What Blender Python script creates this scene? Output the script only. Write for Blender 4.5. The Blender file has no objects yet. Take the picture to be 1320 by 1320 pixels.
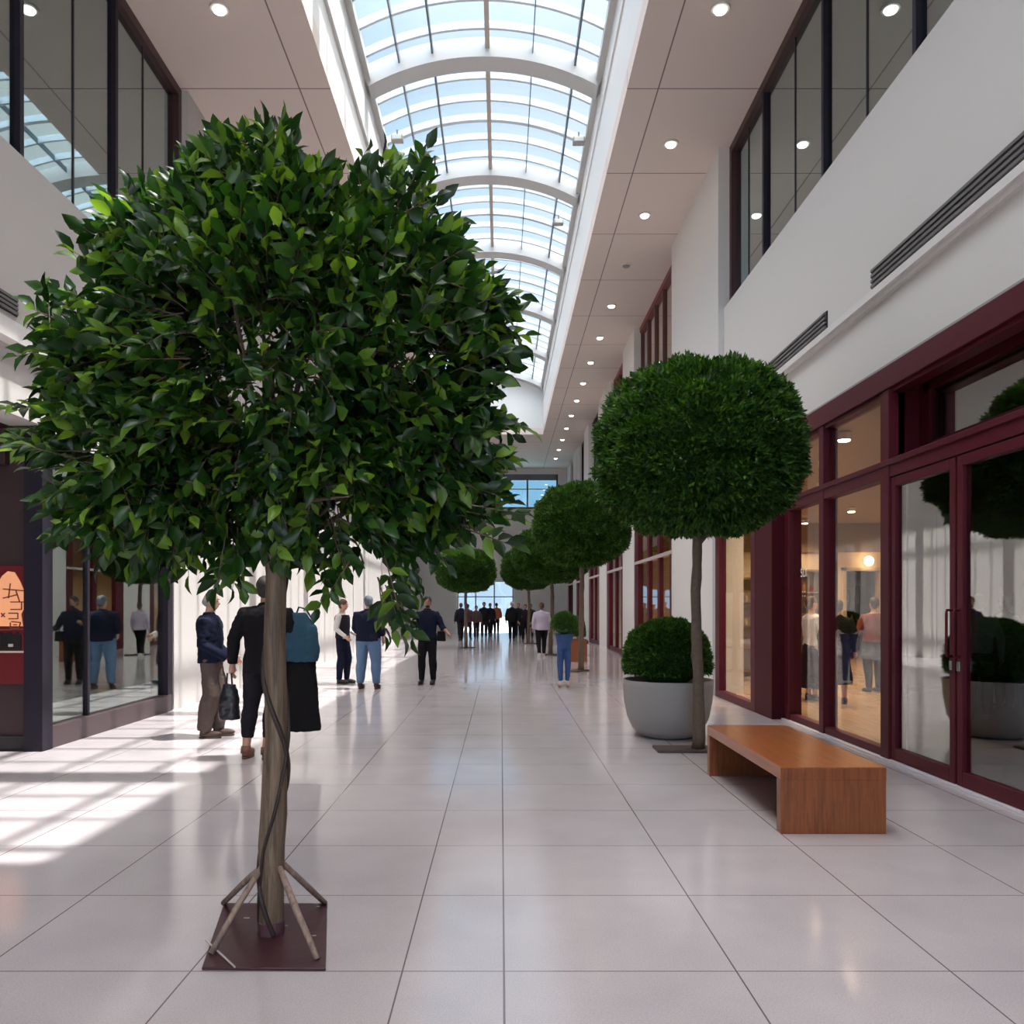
import bpy, math, random
import numpy as np
from mathutils import Vector, Matrix, noise
R = math.radians
rnd = random.Random(7)
sc = bpy.context.scene
COL = sc.collection
EYE = 1.55
F = 1050.0
VX, VY = 646.0, 782.0

def atY(px, py, Y):
    return Vector(((px - VX) * Y / F, Y, EYE + (VY - py) * Y / F))

# ------------------------------------------------------------------ materials
MATS = {}
def nodes_of(name):
    m = bpy.data.materials.new(name); m.use_nodes = True
    nt = m.node_tree
    return m, nt, nt.nodes['Principled BSDF'], nt.nodes['Material Output']

def nd(nt, typ, **kw):
    n = nt.nodes.new(typ)
    for k, v in kw.items():
        if k in ('operation', 'blend_type', 'data_type', 'noise_dimensions', 'feature', 'wave_type', 'bands_direction', 'interpolation', 'distribution'):
            setattr(n, k, v)
        else:
            n.inputs[k].default_value = v
    return n

def math_n(nt, op, a, b=None, c=None):
    n = nt.nodes.new('ShaderNodeMath'); n.operation = op
    for i, v in enumerate((a, b, c)):
        if v is None: continue
        if isinstance(v, (int, float)): n.inputs[i].default_value = v
        else: nt.links.new(v, n.inputs[i])
    return n.outputs[0]

def simple(name, col, rough=.5, metal=0, bump=0, scale=40, var=.06, spec=.5, coat=0):
    if name in MATS: return MATS[name]
    m, nt, p, out = nodes_of(name)
    tc = nt.nodes.new('ShaderNodeTexCoord')
    n = nd(nt, 'ShaderNodeTexNoise', Scale=scale, Detail=4.0)
    nt.links.new(tc.outputs['Object'], n.inputs['Vector'])
    mx = nt.nodes.new('ShaderNodeMix'); mx.data_type = 'RGBA'
    mx.inputs[6].default_value = (*[c * (1 - var) for c in col], 1)
    mx.inputs[7].default_value = (*[min(1, c * (1 + var)) for c in col], 1)
    nt.links.new(n.outputs['Fac'], mx.inputs[0])
    nt.links.new(mx.outputs[2], p.inputs['Base Color'])
    p.inputs['Roughness'].default_value = rough
    p.inputs['Metallic'].default_value = metal
    p.inputs['Specular IOR Level'].default_value = spec
    p.inputs['Coat Weight'].default_value = coat
    if bump:
        b = nd(nt, 'ShaderNodeBump', Strength=bump, Distance=.01)
        nt.links.new(n.outputs['Fac'], b.inputs['Height'])
        nt.links.new(b.outputs[0], p.inputs['Normal'])
    MATS[name] = m
    return m

def emit(name, col, strength):
    if name in MATS: return MATS[name]
    m, nt, p, out = nodes_of(name)
    p.inputs['Base Color'].default_value = (*col, 1)
    p.inputs['Emission Color'].default_value = (*col, 1)
    p.inputs['Emission Strength'].default_value = strength
    MATS[name] = m
    return m

def glass(name, tint, base, fres=1.0, rough=0.0, refl=(1, 1, 1)):
    """thin pane: see-through and mirror-like, more so at grazing angles"""
    m = bpy.data.materials.new(name); m.use_nodes = True
    nt = m.node_tree; nt.nodes.clear()
    out = nt.nodes.new('ShaderNodeOutputMaterial')
    t = nt.nodes.new('ShaderNodeBsdfTransparent'); t.inputs[0].default_value = (*tint, 1)
    g = nt.nodes.new('ShaderNodeBsdfGlossy'); g.inputs[0].default_value = (*refl, 1); g.inputs['Roughness'].default_value = rough
    ge = nt.nodes.new('ShaderNodeNewGeometry'); dt = nt.nodes.new('ShaderNodeVectorMath'); dt.operation = 'DOT_PRODUCT'
    nt.links.new(ge.outputs['Normal'], dt.inputs[0]); nt.links.new(ge.outputs['Incoming'], dt.inputs[1])
    c1 = math_n(nt, 'SUBTRACT', 1.0, math_n(nt, 'ABSOLUTE', dt.outputs['Value']))
    sch = math_n(nt, 'MULTIPLY_ADD', math_n(nt, 'POWER', c1, 5.0), .96, .04)
    f2 = math_n(nt, 'MULTIPLY_ADD', sch, fres, base)
    f3 = math_n(nt, 'MINIMUM', f2, 1.0)
    mx = nt.nodes.new('ShaderNodeMixShader')
    nt.links.new(f3, mx.inputs[0]); nt.links.new(t.outputs[0], mx.inputs[1]); nt.links.new(g.outputs[0], mx.inputs[2])
    nt.links.new(mx.outputs[0], out.inputs[0])
    return m

def line_mask(nt, coord, offs, period, w):
    """1 on thin joints at offs + k*period"""
    a = math_n(nt, 'SUBTRACT', coord, offs - period / 2)
    b = math_n(nt, 'FLOORED_MODULO', a, period)
    c = math_n(nt, 'SUBTRACT', b, period / 2)
    d = math_n(nt, 'ABSOLUTE', c)
    return math_n(nt, 'LESS_THAN', d, w / 2)

def floor_mat():
    m, nt, p, out = nodes_of('terrazzo_tiles')
    tc = nt.nodes.new('ShaderNodeTexCoord')
    sp = nt.nodes.new('ShaderNodeSeparateXYZ'); nt.links.new(tc.outputs['Object'], sp.inputs[0])
    x, y = sp.outputs[0], sp.outputs[1]
    # longitudinal joints: left field, right field and the centre line
    l = line_mask(nt, x, -.42, .90, .007); l = math_n(nt, 'MULTIPLY', l, math_n(nt, 'LESS_THAN', x, -.2))
    r = line_mask(nt, x, 1.0, .91, .007); r = math_n(nt, 'MULTIPLY', r, math_n(nt, 'GREATER_THAN', x, .3))
    c = math_n(nt, 'LESS_THAN', math_n(nt, 'ABSOLUTE', math_n(nt, 'SUBTRACT', x, .012)), .0045)
    t = line_mask(nt, y, 3.463, .91, .007)
    j = math_n(nt, 'MAXIMUM', math_n(nt, 'MAXIMUM', l, r), math_n(nt, 'MAXIMUM', c, t))
    # terrazzo specks
    n1 = nd(nt, 'ShaderNodeTexNoise', Scale=160.0, Detail=3.0); nt.links.new(tc.outputs['Object'], n1.inputs['Vector'])
    n2 = nd(nt, 'ShaderNodeTexNoise', Scale=2.0, Detail=3.0); nt.links.new(tc.outputs['Object'], n2.inputs['Vector'])
    v = nd(nt, 'ShaderNodeTexVoronoi', Scale=70.0); nt.links.new(tc.outputs['Object'], v.inputs['Vector'])
    speck = math_n(nt, 'LESS_THAN', v.outputs['Distance'], .16)
    rp = nt.nodes.new('ShaderNodeValToRGB')
    rp.color_ramp.elements[0].position = .3; rp.color_ramp.elements[0].color = (.41, .37, .385, 1)
    rp.color_ramp.elements[1].position = .7; rp.color_ramp.elements[1].color = (.57, .52, .54, 1)
    f = math_n(nt, 'MULTIPLY_ADD', n1.outputs['Fac'], .7, math_n(nt, 'MULTIPLY', n2.outputs['Fac'], .3))
    nt.links.new(f, rp.inputs[0])
    m1 = nt.nodes.new('ShaderNodeMix'); m1.data_type = 'RGBA'
    nt.links.new(math_n(nt, 'MULTIPLY', speck, .3), m1.inputs[0]); nt.links.new(rp.outputs[0], m1.inputs[6]); m1.inputs[7].default_value = (.32, .25, .26, 1)
    m2 = nt.nodes.new('ShaderNodeMix'); m2.data_type = 'RGBA'
    nt.links.new(j, m2.inputs[0]); nt.links.new(m1.outputs[2], m2.inputs[6]); m2.inputs[7].default_value = (.16, .12, .13, 1)
    nt.links.new(m2.outputs[2], p.inputs['Base Color'])
    nt.links.new(math_n(nt, 'MULTIPLY_ADD', n2.outputs['Fac'], .09, .07), p.inputs['Roughness'])
    p.inputs['Specular IOR Level'].default_value = .75
    b = nd(nt, 'ShaderNodeBump', Strength=.25, Distance=.002)
    b.invert = True; nt.links.new(j, b.inputs['Height']); nt.links.new(b.outputs[0], p.inputs['Normal'])
    return m

def ceiling_mat():
    m, nt, p, out = nodes_of('ceiling_panels')
    tc = nt.nodes.new('ShaderNodeTexCoord')
    sp = nt.nodes.new('ShaderNodeSeparateXYZ'); nt.links.new(tc.outputs['Object'], sp.inputs[0])
    x, y = sp.outputs[0], sp.outputs[1]
    t = line_mask(nt, y, 15.3, 2.5, .022)
    a = math_n(nt, 'LESS_THAN', math_n(nt, 'ABSOLUTE', math_n(nt, 'SUBTRACT', x, 2.47)), .011)
    b = math_n(nt, 'LESS_THAN', math_n(nt, 'ABSOLUTE', math_n(nt, 'SUBTRACT', x, -3.17)), .011)
    j = math_n(nt, 'MAXIMUM', t, math_n(nt, 'MAXIMUM', a, b))
    mx = nt.nodes.new('ShaderNodeMix'); mx.data_type = 'RGBA'
    nt.links.new(j, mx.inputs[0]); mx.inputs[6].default_value = (.70, .60, .55, 1); mx.inputs[7].default_value = (.2, .16, .15, 1)
    nt.links.new(mx.outputs[2], p.inputs['Base Color']); p.inputs['Roughness'].default_value = .8
    return m

def wood_mat(name, dark, light, axis='Y', scale=6.0, rough=.3, coat=.3):
    m, nt, p, out = nodes_of(name)
    tc = nt.nodes.new('ShaderNodeTexCoord')
    mp = nt.nodes.new('ShaderNodeMapping')
    mp.inputs['Scale'].default_value = {'Y': (9, .5, 9), 'Z': (9, 9, .5), 'X': (.5, 9, 9)}[axis]
    nt.links.new(tc.outputs['Object'], mp.inputs[0])
    n = nd(nt, 'ShaderNodeTexNoise', Scale=scale, Detail=8.0, Roughness=.65, Distortion=.6); nt.links.new(mp.outputs[0], n.inputs['Vector'])
    rp = nt.nodes.new('ShaderNodeValToRGB')
    rp.color_ramp.elements[0].position = .32; rp.color_ramp.elements[0].color = (*dark, 1)
    rp.color_ramp.elements[1].position = .68; rp.color_ramp.elements[1].color = (*light, 1)
    nt.links.new(n.outputs['Fac'], rp.inputs[0]); nt.links.new(rp.outputs[0], p.inputs['Base Color'])
    p.inputs['Roughness'].default_value = rough; p.inputs['Coat Weight'].default_value = coat; p.inputs['Coat Roughness'].default_value = .15
    b = nd(nt, 'ShaderNodeBump', Strength=.15, Distance=.002); nt.links.new(n.outputs['Fac'], b.inputs['Height']); nt.links.new(b.outputs[0], p.inputs['Normal'])
    return m

def leaf_mat(name, c0, c1, c2, rough=.35, trans=.35):
    m, nt, p, out = nodes_of(name)
    g = nt.nodes.new('ShaderNodeNewGeometry')
    rp = nt.nodes.new('ShaderNodeValToRGB')
    e = rp.color_ramp.elements
    e[0].position = 0; e[0].color = (*c0, 1); e[1].position = 1; e[1].color = (*c2, 1)
    k = e.new(.68); k.color = (*c1, 1)
    nt.links.new(g.outputs['Random Per Island'], rp.inputs[0])
    nt.links.new(rp.outputs[0], p.inputs['Base Color'])
    p.inputs['Roughness'].default_value = rough
    tr = nt.nodes.new('ShaderNodeBsdfTranslucent'); 
    br = nt.nodes.new('ShaderNodeMix'); br.data_type = 'RGBA'; br.blend_type = 'MULTIPLY'; br.inputs[0].default_value = 1
    nt.links.new(rp.outputs[0], br.inputs[6]); br.inputs[7].default_value = (1.5, 1.5, .6, 1)
    nt.links.new(br.outputs[2], tr.inputs[0])
    mx = nt.nodes.new('ShaderNodeMixShader'); mx.inputs[0].default_value = trans
    nt.links.new(p.outputs[0], mx.inputs[1]); nt.links.new(tr.outputs[0], mx.inputs[2]); nt.links.new(mx.outputs[0], out.inputs[0])
    return m

M_floor = floor_mat(); M_ceil = ceiling_mat()
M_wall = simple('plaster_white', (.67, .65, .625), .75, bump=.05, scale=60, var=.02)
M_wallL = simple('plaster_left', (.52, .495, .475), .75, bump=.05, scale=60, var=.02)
M_trimw = simple('trim_white', (.72, .70, .68), .5, var=.02)
M_groove = simple('groove_grey', (.34, .32, .31), .8)
M_red = simple('frame_maroon', (.085, .008, .016), .5, var=.1, scale=8, spec=.2)
M_redd = simple('pier_maroon', (.062, .004, .009), .6, var=.1, scale=8, spec=.15)
M_darkf = simple('frame_dark', (.020, .016, .026), .5, spec=.2)
M_purp = simple('frame_taupe', (.075, .052, .058), .5, spec=.3)
M_brown = simple('panel_brown', (.052, .031, .033), .7, spec=.2, bump=.05, scale=30)
M_base = simple('base_dark', (.012, .009, .010), .5)
M_rib = simple('rib_white', (.46, .455, .45), .55, var=.02)
M_bar = simple('bar_grey', (.55, .62, .68), .45, var=.03)
M_barthin = simple('bar_dark', (.12, .14, .16), .4)
M_ridge = simple('ridge_taupe', (.42, .36, .32), .5)
M_sky_glass = glass('skylight_glass', (.93, .97, 1.0), .0, .5)
M_shop_glass = glass('shop_glass', (.97, .95, .93), .0, .8)
M_door_glass = glass('door_glass', (.85, .86, .84), .16, 1.5)
M_left_glass = glass('left_shop_glass', (.84, .88, .85), .20, 1.6, refl=(.93, 1, .97))
M_up_glass = glass('upper_glass', (.70, .76, .70), .26, 1.3, refl=(.80, .92, .95))
M_concrete = simple('planter_concrete', (.32, .295, .28), .75, bump=.08, scale=80, var=.05)
M_soil = simple('soil_dark', (.03, .02, .015), .95, bump=.8, scale=30)
M_chrome = simple('chrome', (.6, .6, .6), .2, metal=1)
M_black = simple('black_metal', (.012, .012, .014), .4)
M_bark = simple('bark_brown', (.125, .085, .060), .8, bump=.9, scale=22, var=.4)
M_bark2 = wood_mat('bark_streaked', (.045, .025, .015), (.21, .145, .098), 'Z', 5, .6, 0)
M_vine = simple('vine_dark', (.030, .017, .014), .6, bump=.4)
M_stick = wood_mat('stick_wood', (.16, .10, .08), (.36, .26, .21), 'Z', 4, .6, 0)
M_plate = simple('plate_maroon', (.052, .016, .022), .33, var=.3, scale=14, bump=.15)
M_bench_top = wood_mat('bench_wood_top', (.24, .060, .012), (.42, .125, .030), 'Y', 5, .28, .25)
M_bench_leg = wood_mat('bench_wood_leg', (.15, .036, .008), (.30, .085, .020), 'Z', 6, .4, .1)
M_leaf = leaf_mat('ficus_leaf', (.006, .026, .006), (.024, .080, .012), (.17, .30, .03), .34, .34)
M_hedge = leaf_mat('box_leaf', (.014, .050, .007), (.036, .112, .013), (.12, .24, .030), .42, .28)
M_terra = simple('terracotta_box', (.24, .075, .030), .6, var=.1, scale=12)

# ------------------------------------------------------------------ mesh builder
def tag(o, label=None, cat=None, group=None, kind=None):
    if label: o['label'] = label
    if cat: o['category'] = cat
    if group: o['group'] = group
    if kind: o['kind'] = kind
    return o

def empty(name, loc=(0, 0, 0), label=None, cat=None, group=None, kind=None, rz=0):
    o = bpy.data.objects.new(name, None); COL.objects.link(o)
    o.location = loc; o.rotation_euler = (0, 0, rz); o.empty_display_size = .2
    return tag(o, label, cat, group, kind)

class MB:
    def __init__(s): s.v = []; s.f = []; s.m = []
    def quad(s, a, b, c, d, m=0):
        i = len(s.v); s.v += [tuple(a), tuple(b), tuple(c), tuple(d)]; s.f.append((i, i+1, i+2, i+3)); s.m.append(m); return s
    def box(s, x0, x1, y0, y1, z0, z1, m=0):
        i = len(s.v)
        s.v += [(x, y, z) for z in (z0, z1) for y in (y0, y1) for x in (x0, x1)]
        for f in ((0,2,3,1),(4,5,7,6),(0,1,5,4),(2,6,7,3),(0,4,6,2),(1,3,7,5)):
            s.f.append(tuple(i+k for k in f)); s.m.append(m)
        return s
    def tube(s, pts, rad, n=10, m=0, squash=None):
        pts = [Vector(p) for p in pts]
        if isinstance(rad, (int, float)): rad = [rad]*len(pts)
        k0 = len(s.v); up = None; N = len(pts)
        for i, p in enumerate(pts):
            t = (pts[min(i+1, N-1)] - pts[max(i-1, 0)]).normalized()
            if up is None:
                up = Vector((1, 0, 0)) if abs(t.x) < .7 else Vector((0, 1, 0))
            u = (up - t*up.dot(t)).normalized(); w = t.cross(u); up = u
            for j in range(n):
                a = 2*math.pi*j/n
                s.v.append(tuple(p + rad[i]*(u*math.cos(a) + w*math.sin(a))))
        for i in range(N-1):
            for j in range(n):
                a = k0+i*n+j; b = k0+i*n+(j+1) % n
                s.f.append((a, b, b+n, a+n)); s.m.append(m)
        s.f.append(tuple(k0+j for j in reversed(range(n)))); s.m.append(m)
        s.f.append(tuple(k0+(N-1)*n+j for j in range(n))); s.m.append(m)
        return s
    def rings(s, rings, n=24, m=0, cap=True):
        """rings: (cx,cy,cz,rx,ry[,pow])"""
        k0 = len(s.v)
        for r in rings:
            cx, cy, cz, rx, ry = r[:5]; pw = r[5] if len(r) > 5 else 1
            for j in range(n):
                a = 2*math.pi*j/n; c, q = math.cos(a), math.sin(a)
                s.v.append((cx+rx*math.copysign(abs(c)**pw, c), cy+ry*math.copysign(abs(q)**pw, q), cz))
        for i in range(len(rings)-1):
            for j in range(n):
                a = k0+i*n+j; b = k0+i*n+(j+1) % n
                s.f.append((a, b, b+n, a+n)); s.m.append(m)
        if cap:
            s.f.append(tuple(k0+j for j in reversed(range(n)))); s.m.append(m)
            s.f.append(tuple(k0+(len(rings)-1)*n+j for j in range(n))); s.m.append(m)
        return s
    def ball(s, c, rx, ry, rz, n=16, k=10, m=0, rot=None):
        k0 = len(s.v); c = Vector(c)
        for i in range(k+1):
            th = math.pi*(i+.0)/k
            th = min(max(th, .04), math.pi-.04)
            for j in range(n):
                a = 2*math.pi*j/n
                p = Vector((rx*math.sin(th)*math.cos(a), ry*math.sin(th)*math.sin(a), -rz*math.cos(th)))
                if rot is not None: p = rot @ p
                s.v.append(tuple(c+p))
        for i in range(k):
            for j in range(n):
                a = k0+i*n+j; b = k0+i*n+(j+1) % n
                s.f.append((a, b, b+n, a+n)); s.m.append(m)
        s.f.append(tuple(k0+j for j in reversed(range(n)))); s.m.append(m)
        s.f.append(tuple(k0+k*n+j for j in range(n))); s.m.append(m)
        return s
    def prism(s, poly, y0, y1, m=0):
        """poly of (x,z), extruded along y"""
        i = len(s.v); n = len(poly)
        s.v += [(x, y0, z) for x, z in poly] + [(x, y1, z) for x, z in poly]
        s.f.append(tuple(i+k for k in range(n))); s.m.append(m)
        s.f.append(tuple(i+n+k for k in reversed(range(n)))); s.m.append(m)
        for k in range(n):
            j = (k+1) % n
            s.f.append((i+k, i+n+k, i+n+j, i+j)); s.m.append(m)
        return s
    def xf(s, M):
        s.v = [tuple(M @ Vector(v)) for v in s.v]; return s
    def build(s, name, mats, parent=None, smooth=False, local=False, bevel=0, fix=True):
        me = bpy.data.meshes.new(name)
        V = s.v
        if parent is not None and not local:
            L = parent.location; V = [(a-L.x, b-L.y, c-L.z) for a, b, c in V]
        me.from_pydata(V, [], s.f)
        if not isinstance(mats, (list, tuple)): mats = [mats]
        for m in mats: me.materials.append(m)
        me.polygons.foreach_set('material_index', s.m)
        if smooth: me.polygons.foreach_set('use_smooth', [True]*len(s.f))
        if fix:
            import bmesh
            bm = bmesh.new(); bm.from_mesh(me); bmesh.ops.recalc_face_normals(bm, faces=bm.faces); bm.to_mesh(me); bm.free()
        me.update()
        o = bpy.data.objects.new(name, me); COL.objects.link(o)
        if parent is not None: o.parent = parent
        if bevel:
            b = o.modifiers.new('bevel', 'BEVEL'); b.width = bevel; b.segments = 2; b.limit_method = 'ANGLE'
        return o

def struct(name, mb, mat, parent=None, label=None, **kw):
    o = mb.build(name, mat, parent, **kw)
    if parent is None: o['kind'] = 'structure'
    if label: o['label'] = label
    return o

# ------------------------------------------------------------------ the building shell
YB, YE = -12.0, 48.0
XL, XR = -4.94, 3.95
HC = 9.69
WL, WR = -2.68, 1.98           # skylight well
YW = 38.5                      # far end of the well
HS = 11.9                      # springing of the vault
struct('floor', MB().box(-9.2, 13.2, YB-.3, YE+.3, -.12, 0), M_floor)
MB().box(4.12, 13.0, 2.0, 26.0, 0, .012)
struct('ceiling', MB().box(WR, 13.3, YB-.3, YE+.3, HC, HC+.3).box(-9.3, WL, YB-.3, YE+.3, HC, HC+.3).box(WL, WR, YW, YE+.3, HC, HC+.3), M_ceil)
# upright faces of the skylight well
struct('wall_skylight_right', MB().box(WR, WR+.25, YB-.3, YW+.25, HC+.3, HS+.12), M_trimw)
struct('wall_skylight_left', MB().box(WL-.25, WL, YB-.3, YW+.25, HC+.3, HS+.12), M_trimw)
struct('wall_skylight_far', MB().box(WL, WR, YW, YW+.25, HC+.3, 13.0), M_trimw)
struct('wall_skylight_near', MB().box(WL, WR, YB-.3, YB-.05, HC, 13.0), M_trimw)
struct('trim_1', MB().box(WL, WL+.05, YB, YW, 10.72, 10.80), M_trimw)
struct('trim_2', MB().box(WR-.03, WR, YB, YW, 11.25, 11.30), M_trimw)

# left wall
w = MB()
w.box(-5.3, XL, YB, 8.85, 3.5, 6.2).box(-5.3, XL, YB, 3.6, 6.2, HC)          # above the open side
w.box(-5.3, XL, 8.85, 12.3, 3.35, 6.2)                                        # over the glazed shopfront
w.box(-5.3, XL, 12.3, YE, 0, 6.2).box(-5.3, XL, 12.85, YE, 6.2, HC)
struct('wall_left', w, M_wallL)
g = MB()
for y in (15.4, 17.6, 20.8, 24.0, 27.2, 30.4, 33.6, 36.8, 40, 43.2):
    g.box(XL, XL+.004, y-.012, y+.012, .02, 6.2)
struct('trim_3', g, M_groove)
struct('trim_4', MB().box(XL, XL+.14, YB, 8.9, 4.18, 4.34).box(XL, XL+.05, YB, 8.9, 4.34, 4.42), M_trimw)
# open side on the left: brown return wall, soffit, back
struct('wall_left_return', MB().box(-9.0, -5.02, 8.78, 8.98, .16, 3.5).box(-9.0, -5.3, 8.70, 8.78, 3.07, 3.5), M_brown)
struct('baseboard_left_return', MB().box(-9.0, -5.02, 8.75, 8.98, 0, .16), M_base)
struct('wall_left_outer', MB().box(-9.3, -9.0, YB, YE, 0, HC), M_brown)
struct('ceiling_left_side', MB().box(-9.0, -5.3, YB, 8.7, 3.45, 3.6), M_brown)
struct('ceiling_left_shop', MB().box(-9.0, -5.3, 8.98, 20, 3.5, 3.6).box(-9.0, -5.3, 2, 20, 6.0, 6.2), M_wall)
struct('wall_left_shop', MB().box(-9.0, -5.3, 18, 18.2, 0, 3.5).box(-9.0, -5.3, 12.9, 13.1, 6.2, HC).box(-9.0, -5.3, 3.0, 3.2, 6.2, HC), M_wall)

# right wall
XC = 3.85
w = MB()
w.box(XR, 4.3, 1.4, 14.45, 3.97, 6.84).box(XR, 4.3, YB, 1.4, 0, HC).box(XR, 4.3, 1.4, 2.6, 6.84, HC)
w.box(XC, 4.3, 14.45, 18.4, 0, HC)
PIERS = [(23.8, 26.0), (30.0, 32.2), (36.2, 38.2), (42.2, 44.0), (47.3, YE)]
for a, b in PIERS: w.box(XC+.03, 4.3, a, b, 0, HC)
w.box(XR, 4.3, 18.4, YE, 3.97, 6.84)
UPP = [(18.4, 29.3), (33.2, 41.0), (43.2, 46.4)]
w.box(XR, 4.3, 29.3, 33.2, 6.84, HC).box(XR, 4.3, 41, 43.2, 6.84, HC).box(XR, 4.3, 46.4, YE, 6.84, HC)
struct('wall_right', w, M_wall)
struct('trim_5', MB().box(XR-.09, XR, YB, 14.45, 4.77, 4.85).box(XR-.05, XR, YB, 14.45, 4.72, 4.77), M_trimw)
struct('trim_6', MB().box(XR-.012, XR, 1.4, 14.45, 3.97, 4.03), M_groove)
# shops behind the right wall
M_shopwall = simple('shop_cream', (.62, .50, .36), .7)
M_shopbrown = simple('shop_tan', (.27, .18, .11), .7)
M_shopfloor = wood_mat('shop_floor_wood', (.40, .26, .15), (.58, .42, .27), 'Y', 3, .25, .3)
struct('floor_right_shop', MB().box(4.1, 13.0, 1.5, 47.5, 0, .012), M_shopfloor)
struct('ceiling_right_shop', MB().box(4.3, 13.0, 1.4, YE, 4.0, 4.12), M_shopbrown)
w = MB()
w.box(12.8, 13.0, 1.4, YE, 0, 4.0).box(4.3, 13, 1.2, 1.4, 0, 4.0)
w.box(4.3, 10.1, 24.0, 24.25, 0, 3.15).box(11.12, 13, 24.0, 24.25, 0, 3.15).box(10.1, 11.12, 24.0, 24.25, 2.6, 3.15)
struct('wall_right_shop', w, M_shopwall)
# angled wall added between warm shop and lobby to keep the double doors dim
pw = MB(); pw.quad((4.30, 8.60, 0), (4.20, 8.68, 0), (10.4, 21.45, 0), (10.5, 21.4, 0)); 
pw.v += [(x, y, 4.0) for x, y, z in pw.v]; pw.f += [(4, 5, 6, 7), (0, 1, 5, 4), (1, 2, 6, 5), (2, 3, 7, 6), (3, 0, 4, 7)]; pw.m += [0]*5
pw.box(10.4, 12.8, 21.4, 21.5, 0, 4)
struct('wall_lobby_added_screen', pw, simple('lobby_grey', (.42, .41, .39), .7))
struct('floor_lobby', MB().quad((4.1, 1.5, .016), (12.8, 1.5, .016), (12.8, 21.4, .016), (10.4, 21.4, .016)).quad((4.1, 1.5, .016), (10.4, 21.4, .016), (4.25, 8.62, .016), (4.1, 8.3, .016)), simple('lobby_floor_grey', (.20, .21, .21), .3), fix=False)
struct('ceiling_lobby', MB().box(4.3, 12.8, 1.4, 8.6, 3.95, 3.995), M_shopbrown)
struct('wall_right_shop_header', MB().box(4.3, 13, 23.9, 24.25, 3.15, 4.0), M_shopbrown)
struct('wall_right_outer', MB().box(13.0, 13.3, YB, YE, 0, HC), M_wall)
struct('floor_right_upper', MB().box(4.3, 13.0, 1.2, YE, 6.55, 6.7), M_shopbrown)
struct('wall_right_upper', MB().box(7.6, 7.75, 1.2, YE, 6.7, HC).box(4.3, 7.6, 15.5, 15.7, 6.7, HC).box(4.3, 7.6, 30.5, 30.7, 6.7, HC), simple('room_grey', (.34, .34, .31), .8))

# far end
w = MB()
w.box(-9, -2.6, YE, YE+.3, 0, 7.35).box(.75, 13, YE, YE+.3, 0, 7.35).box(-2.6, .75, YE, YE+.3, 3.0, 7.35)
w.box(-9, -4.3, YE, YE+.3, 7.35, HC).box(3.35, 13, YE, YE+.3, 7.35, HC).box(-4.3, 3.35, YE, YE+.3, 9.35, HC)
struct('wall_far', w, M_wall)
# near end (behind the camera) is unseen; its glazing is added for frontal daylight fill
w = MB()
w.box(-9, -4.6, YB-.3, YB, 0, HC).box(3.6, 13, YB-.3, YB, 0, HC).box(-4.6, 3.6, YB-.3, YB, 8.9, HC)
struct('wall_near', w, M_wall)
t = empty('window_9', (-.5, YB-.15, 0), kind='structure')
f = MB()
for i in range(6):
    x = -4.6 + 8.2*i/5; f.box(x-.05, x+.05, YB-.2, YB-.1, 0, 8.9)
for z in (.05, 2.8, 5.8, 8.85): f.box(-4.6, 3.6, YB-.2, YB-.1, z-.05, z+.05)
f.build('window_frame', M_darkf, t)
MB().box(-4.6, 3.6, YB-.155, YB-.145, 0, 8.9).build('pane', M_sky_glass, t)
# ground outside
struct('floor_outside', MB().box(-60, 60, YE+.3, 120, -.14, -.02).box(-60, 60, -70, YB-.3, -.14, -.02), simple('paving_pale', (.6, .58, .55), .8))

# ------------------------------------------------------------------ the skylight
SK = empty('window_1', (0, 13, HS), kind='structure', label='long barrel vaulted skylight of pale blue glass over the mall')
cx, hw = (WL+WR)/2, (WR-WL)/2
def arc(rise, off, n=28, z0=HS):
    """points (x,z) of a flat vault of this rise, shifted outward by off"""
    rr = (hw*hw + rise*rise)/(2*rise); zc = z0 + rise - rr
    a0 = math.asin(hw/rr)
    return [(cx + (rr+off)*math.sin(-a0 + 2*a0*i/n), zc + (rr+off)*math.cos(-a0 + 2*a0*i/n)) for i in range(n+1)]
RISE = .60
def arc_band(mb, y0, y1, o0, o1):
    a, b = arc(RISE, o0), arc(RISE, o1); n = len(a)
    k = len(mb.v)
    for (x0, z0), (x1, z1) in zip(a, b):
        mb.v += [(x0, y0, z0), (x1, y0, z1), (x1, y1, z1), (x0, y1, z0)]
    for i in range(n-1):
        p = k+4*i; q = p+4
        for u in range(4):
            w_ = (u+1) % 4
            mb.f.append((p+u, p+w_, q+w_, q+u)); mb.m.append(0)
    mb.f.append((k, k+1, k+2, k+3)); mb.m.append(0)
    e = k+4*(n-1); mb.f.append((e+3, e+2, e+1, e)); mb.m.append(0)
RIBS = [7.4+4.4*k for k in range(-4, 8)]
for y in RIBS:
    m = MB(); arc_band(m, y-.23, y+.23, -.16, .22); m.build('rib', M_rib, SK)
m = MB(); arc_band(m, 4.15, 4.93, -.10, .2); m.build('added_sun_blocker', M_rib, SK)  # unseen opaque strip added to cut off the near end of the sun patch
for i in range(len(RIBS)-1):
    for k in range(1, 6):
        y = RIBS[i] + 4.4*k/6
        if 4.1 < y < 5: continue
        thick = k == 3
        m = MB(); arc_band(m, y-(.055 if thick else .030), y+(.055 if thick else .030), .02, .16); m.build('glazing_bar', M_bar, SK)
def zarc(x, off=0):
    rr = (hw*hw + RISE*RISE)/(2*RISE); zc = HS + RISE - rr
    return zc + math.sqrt(max(0, (rr+off)**2 - (x-cx)**2))
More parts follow.
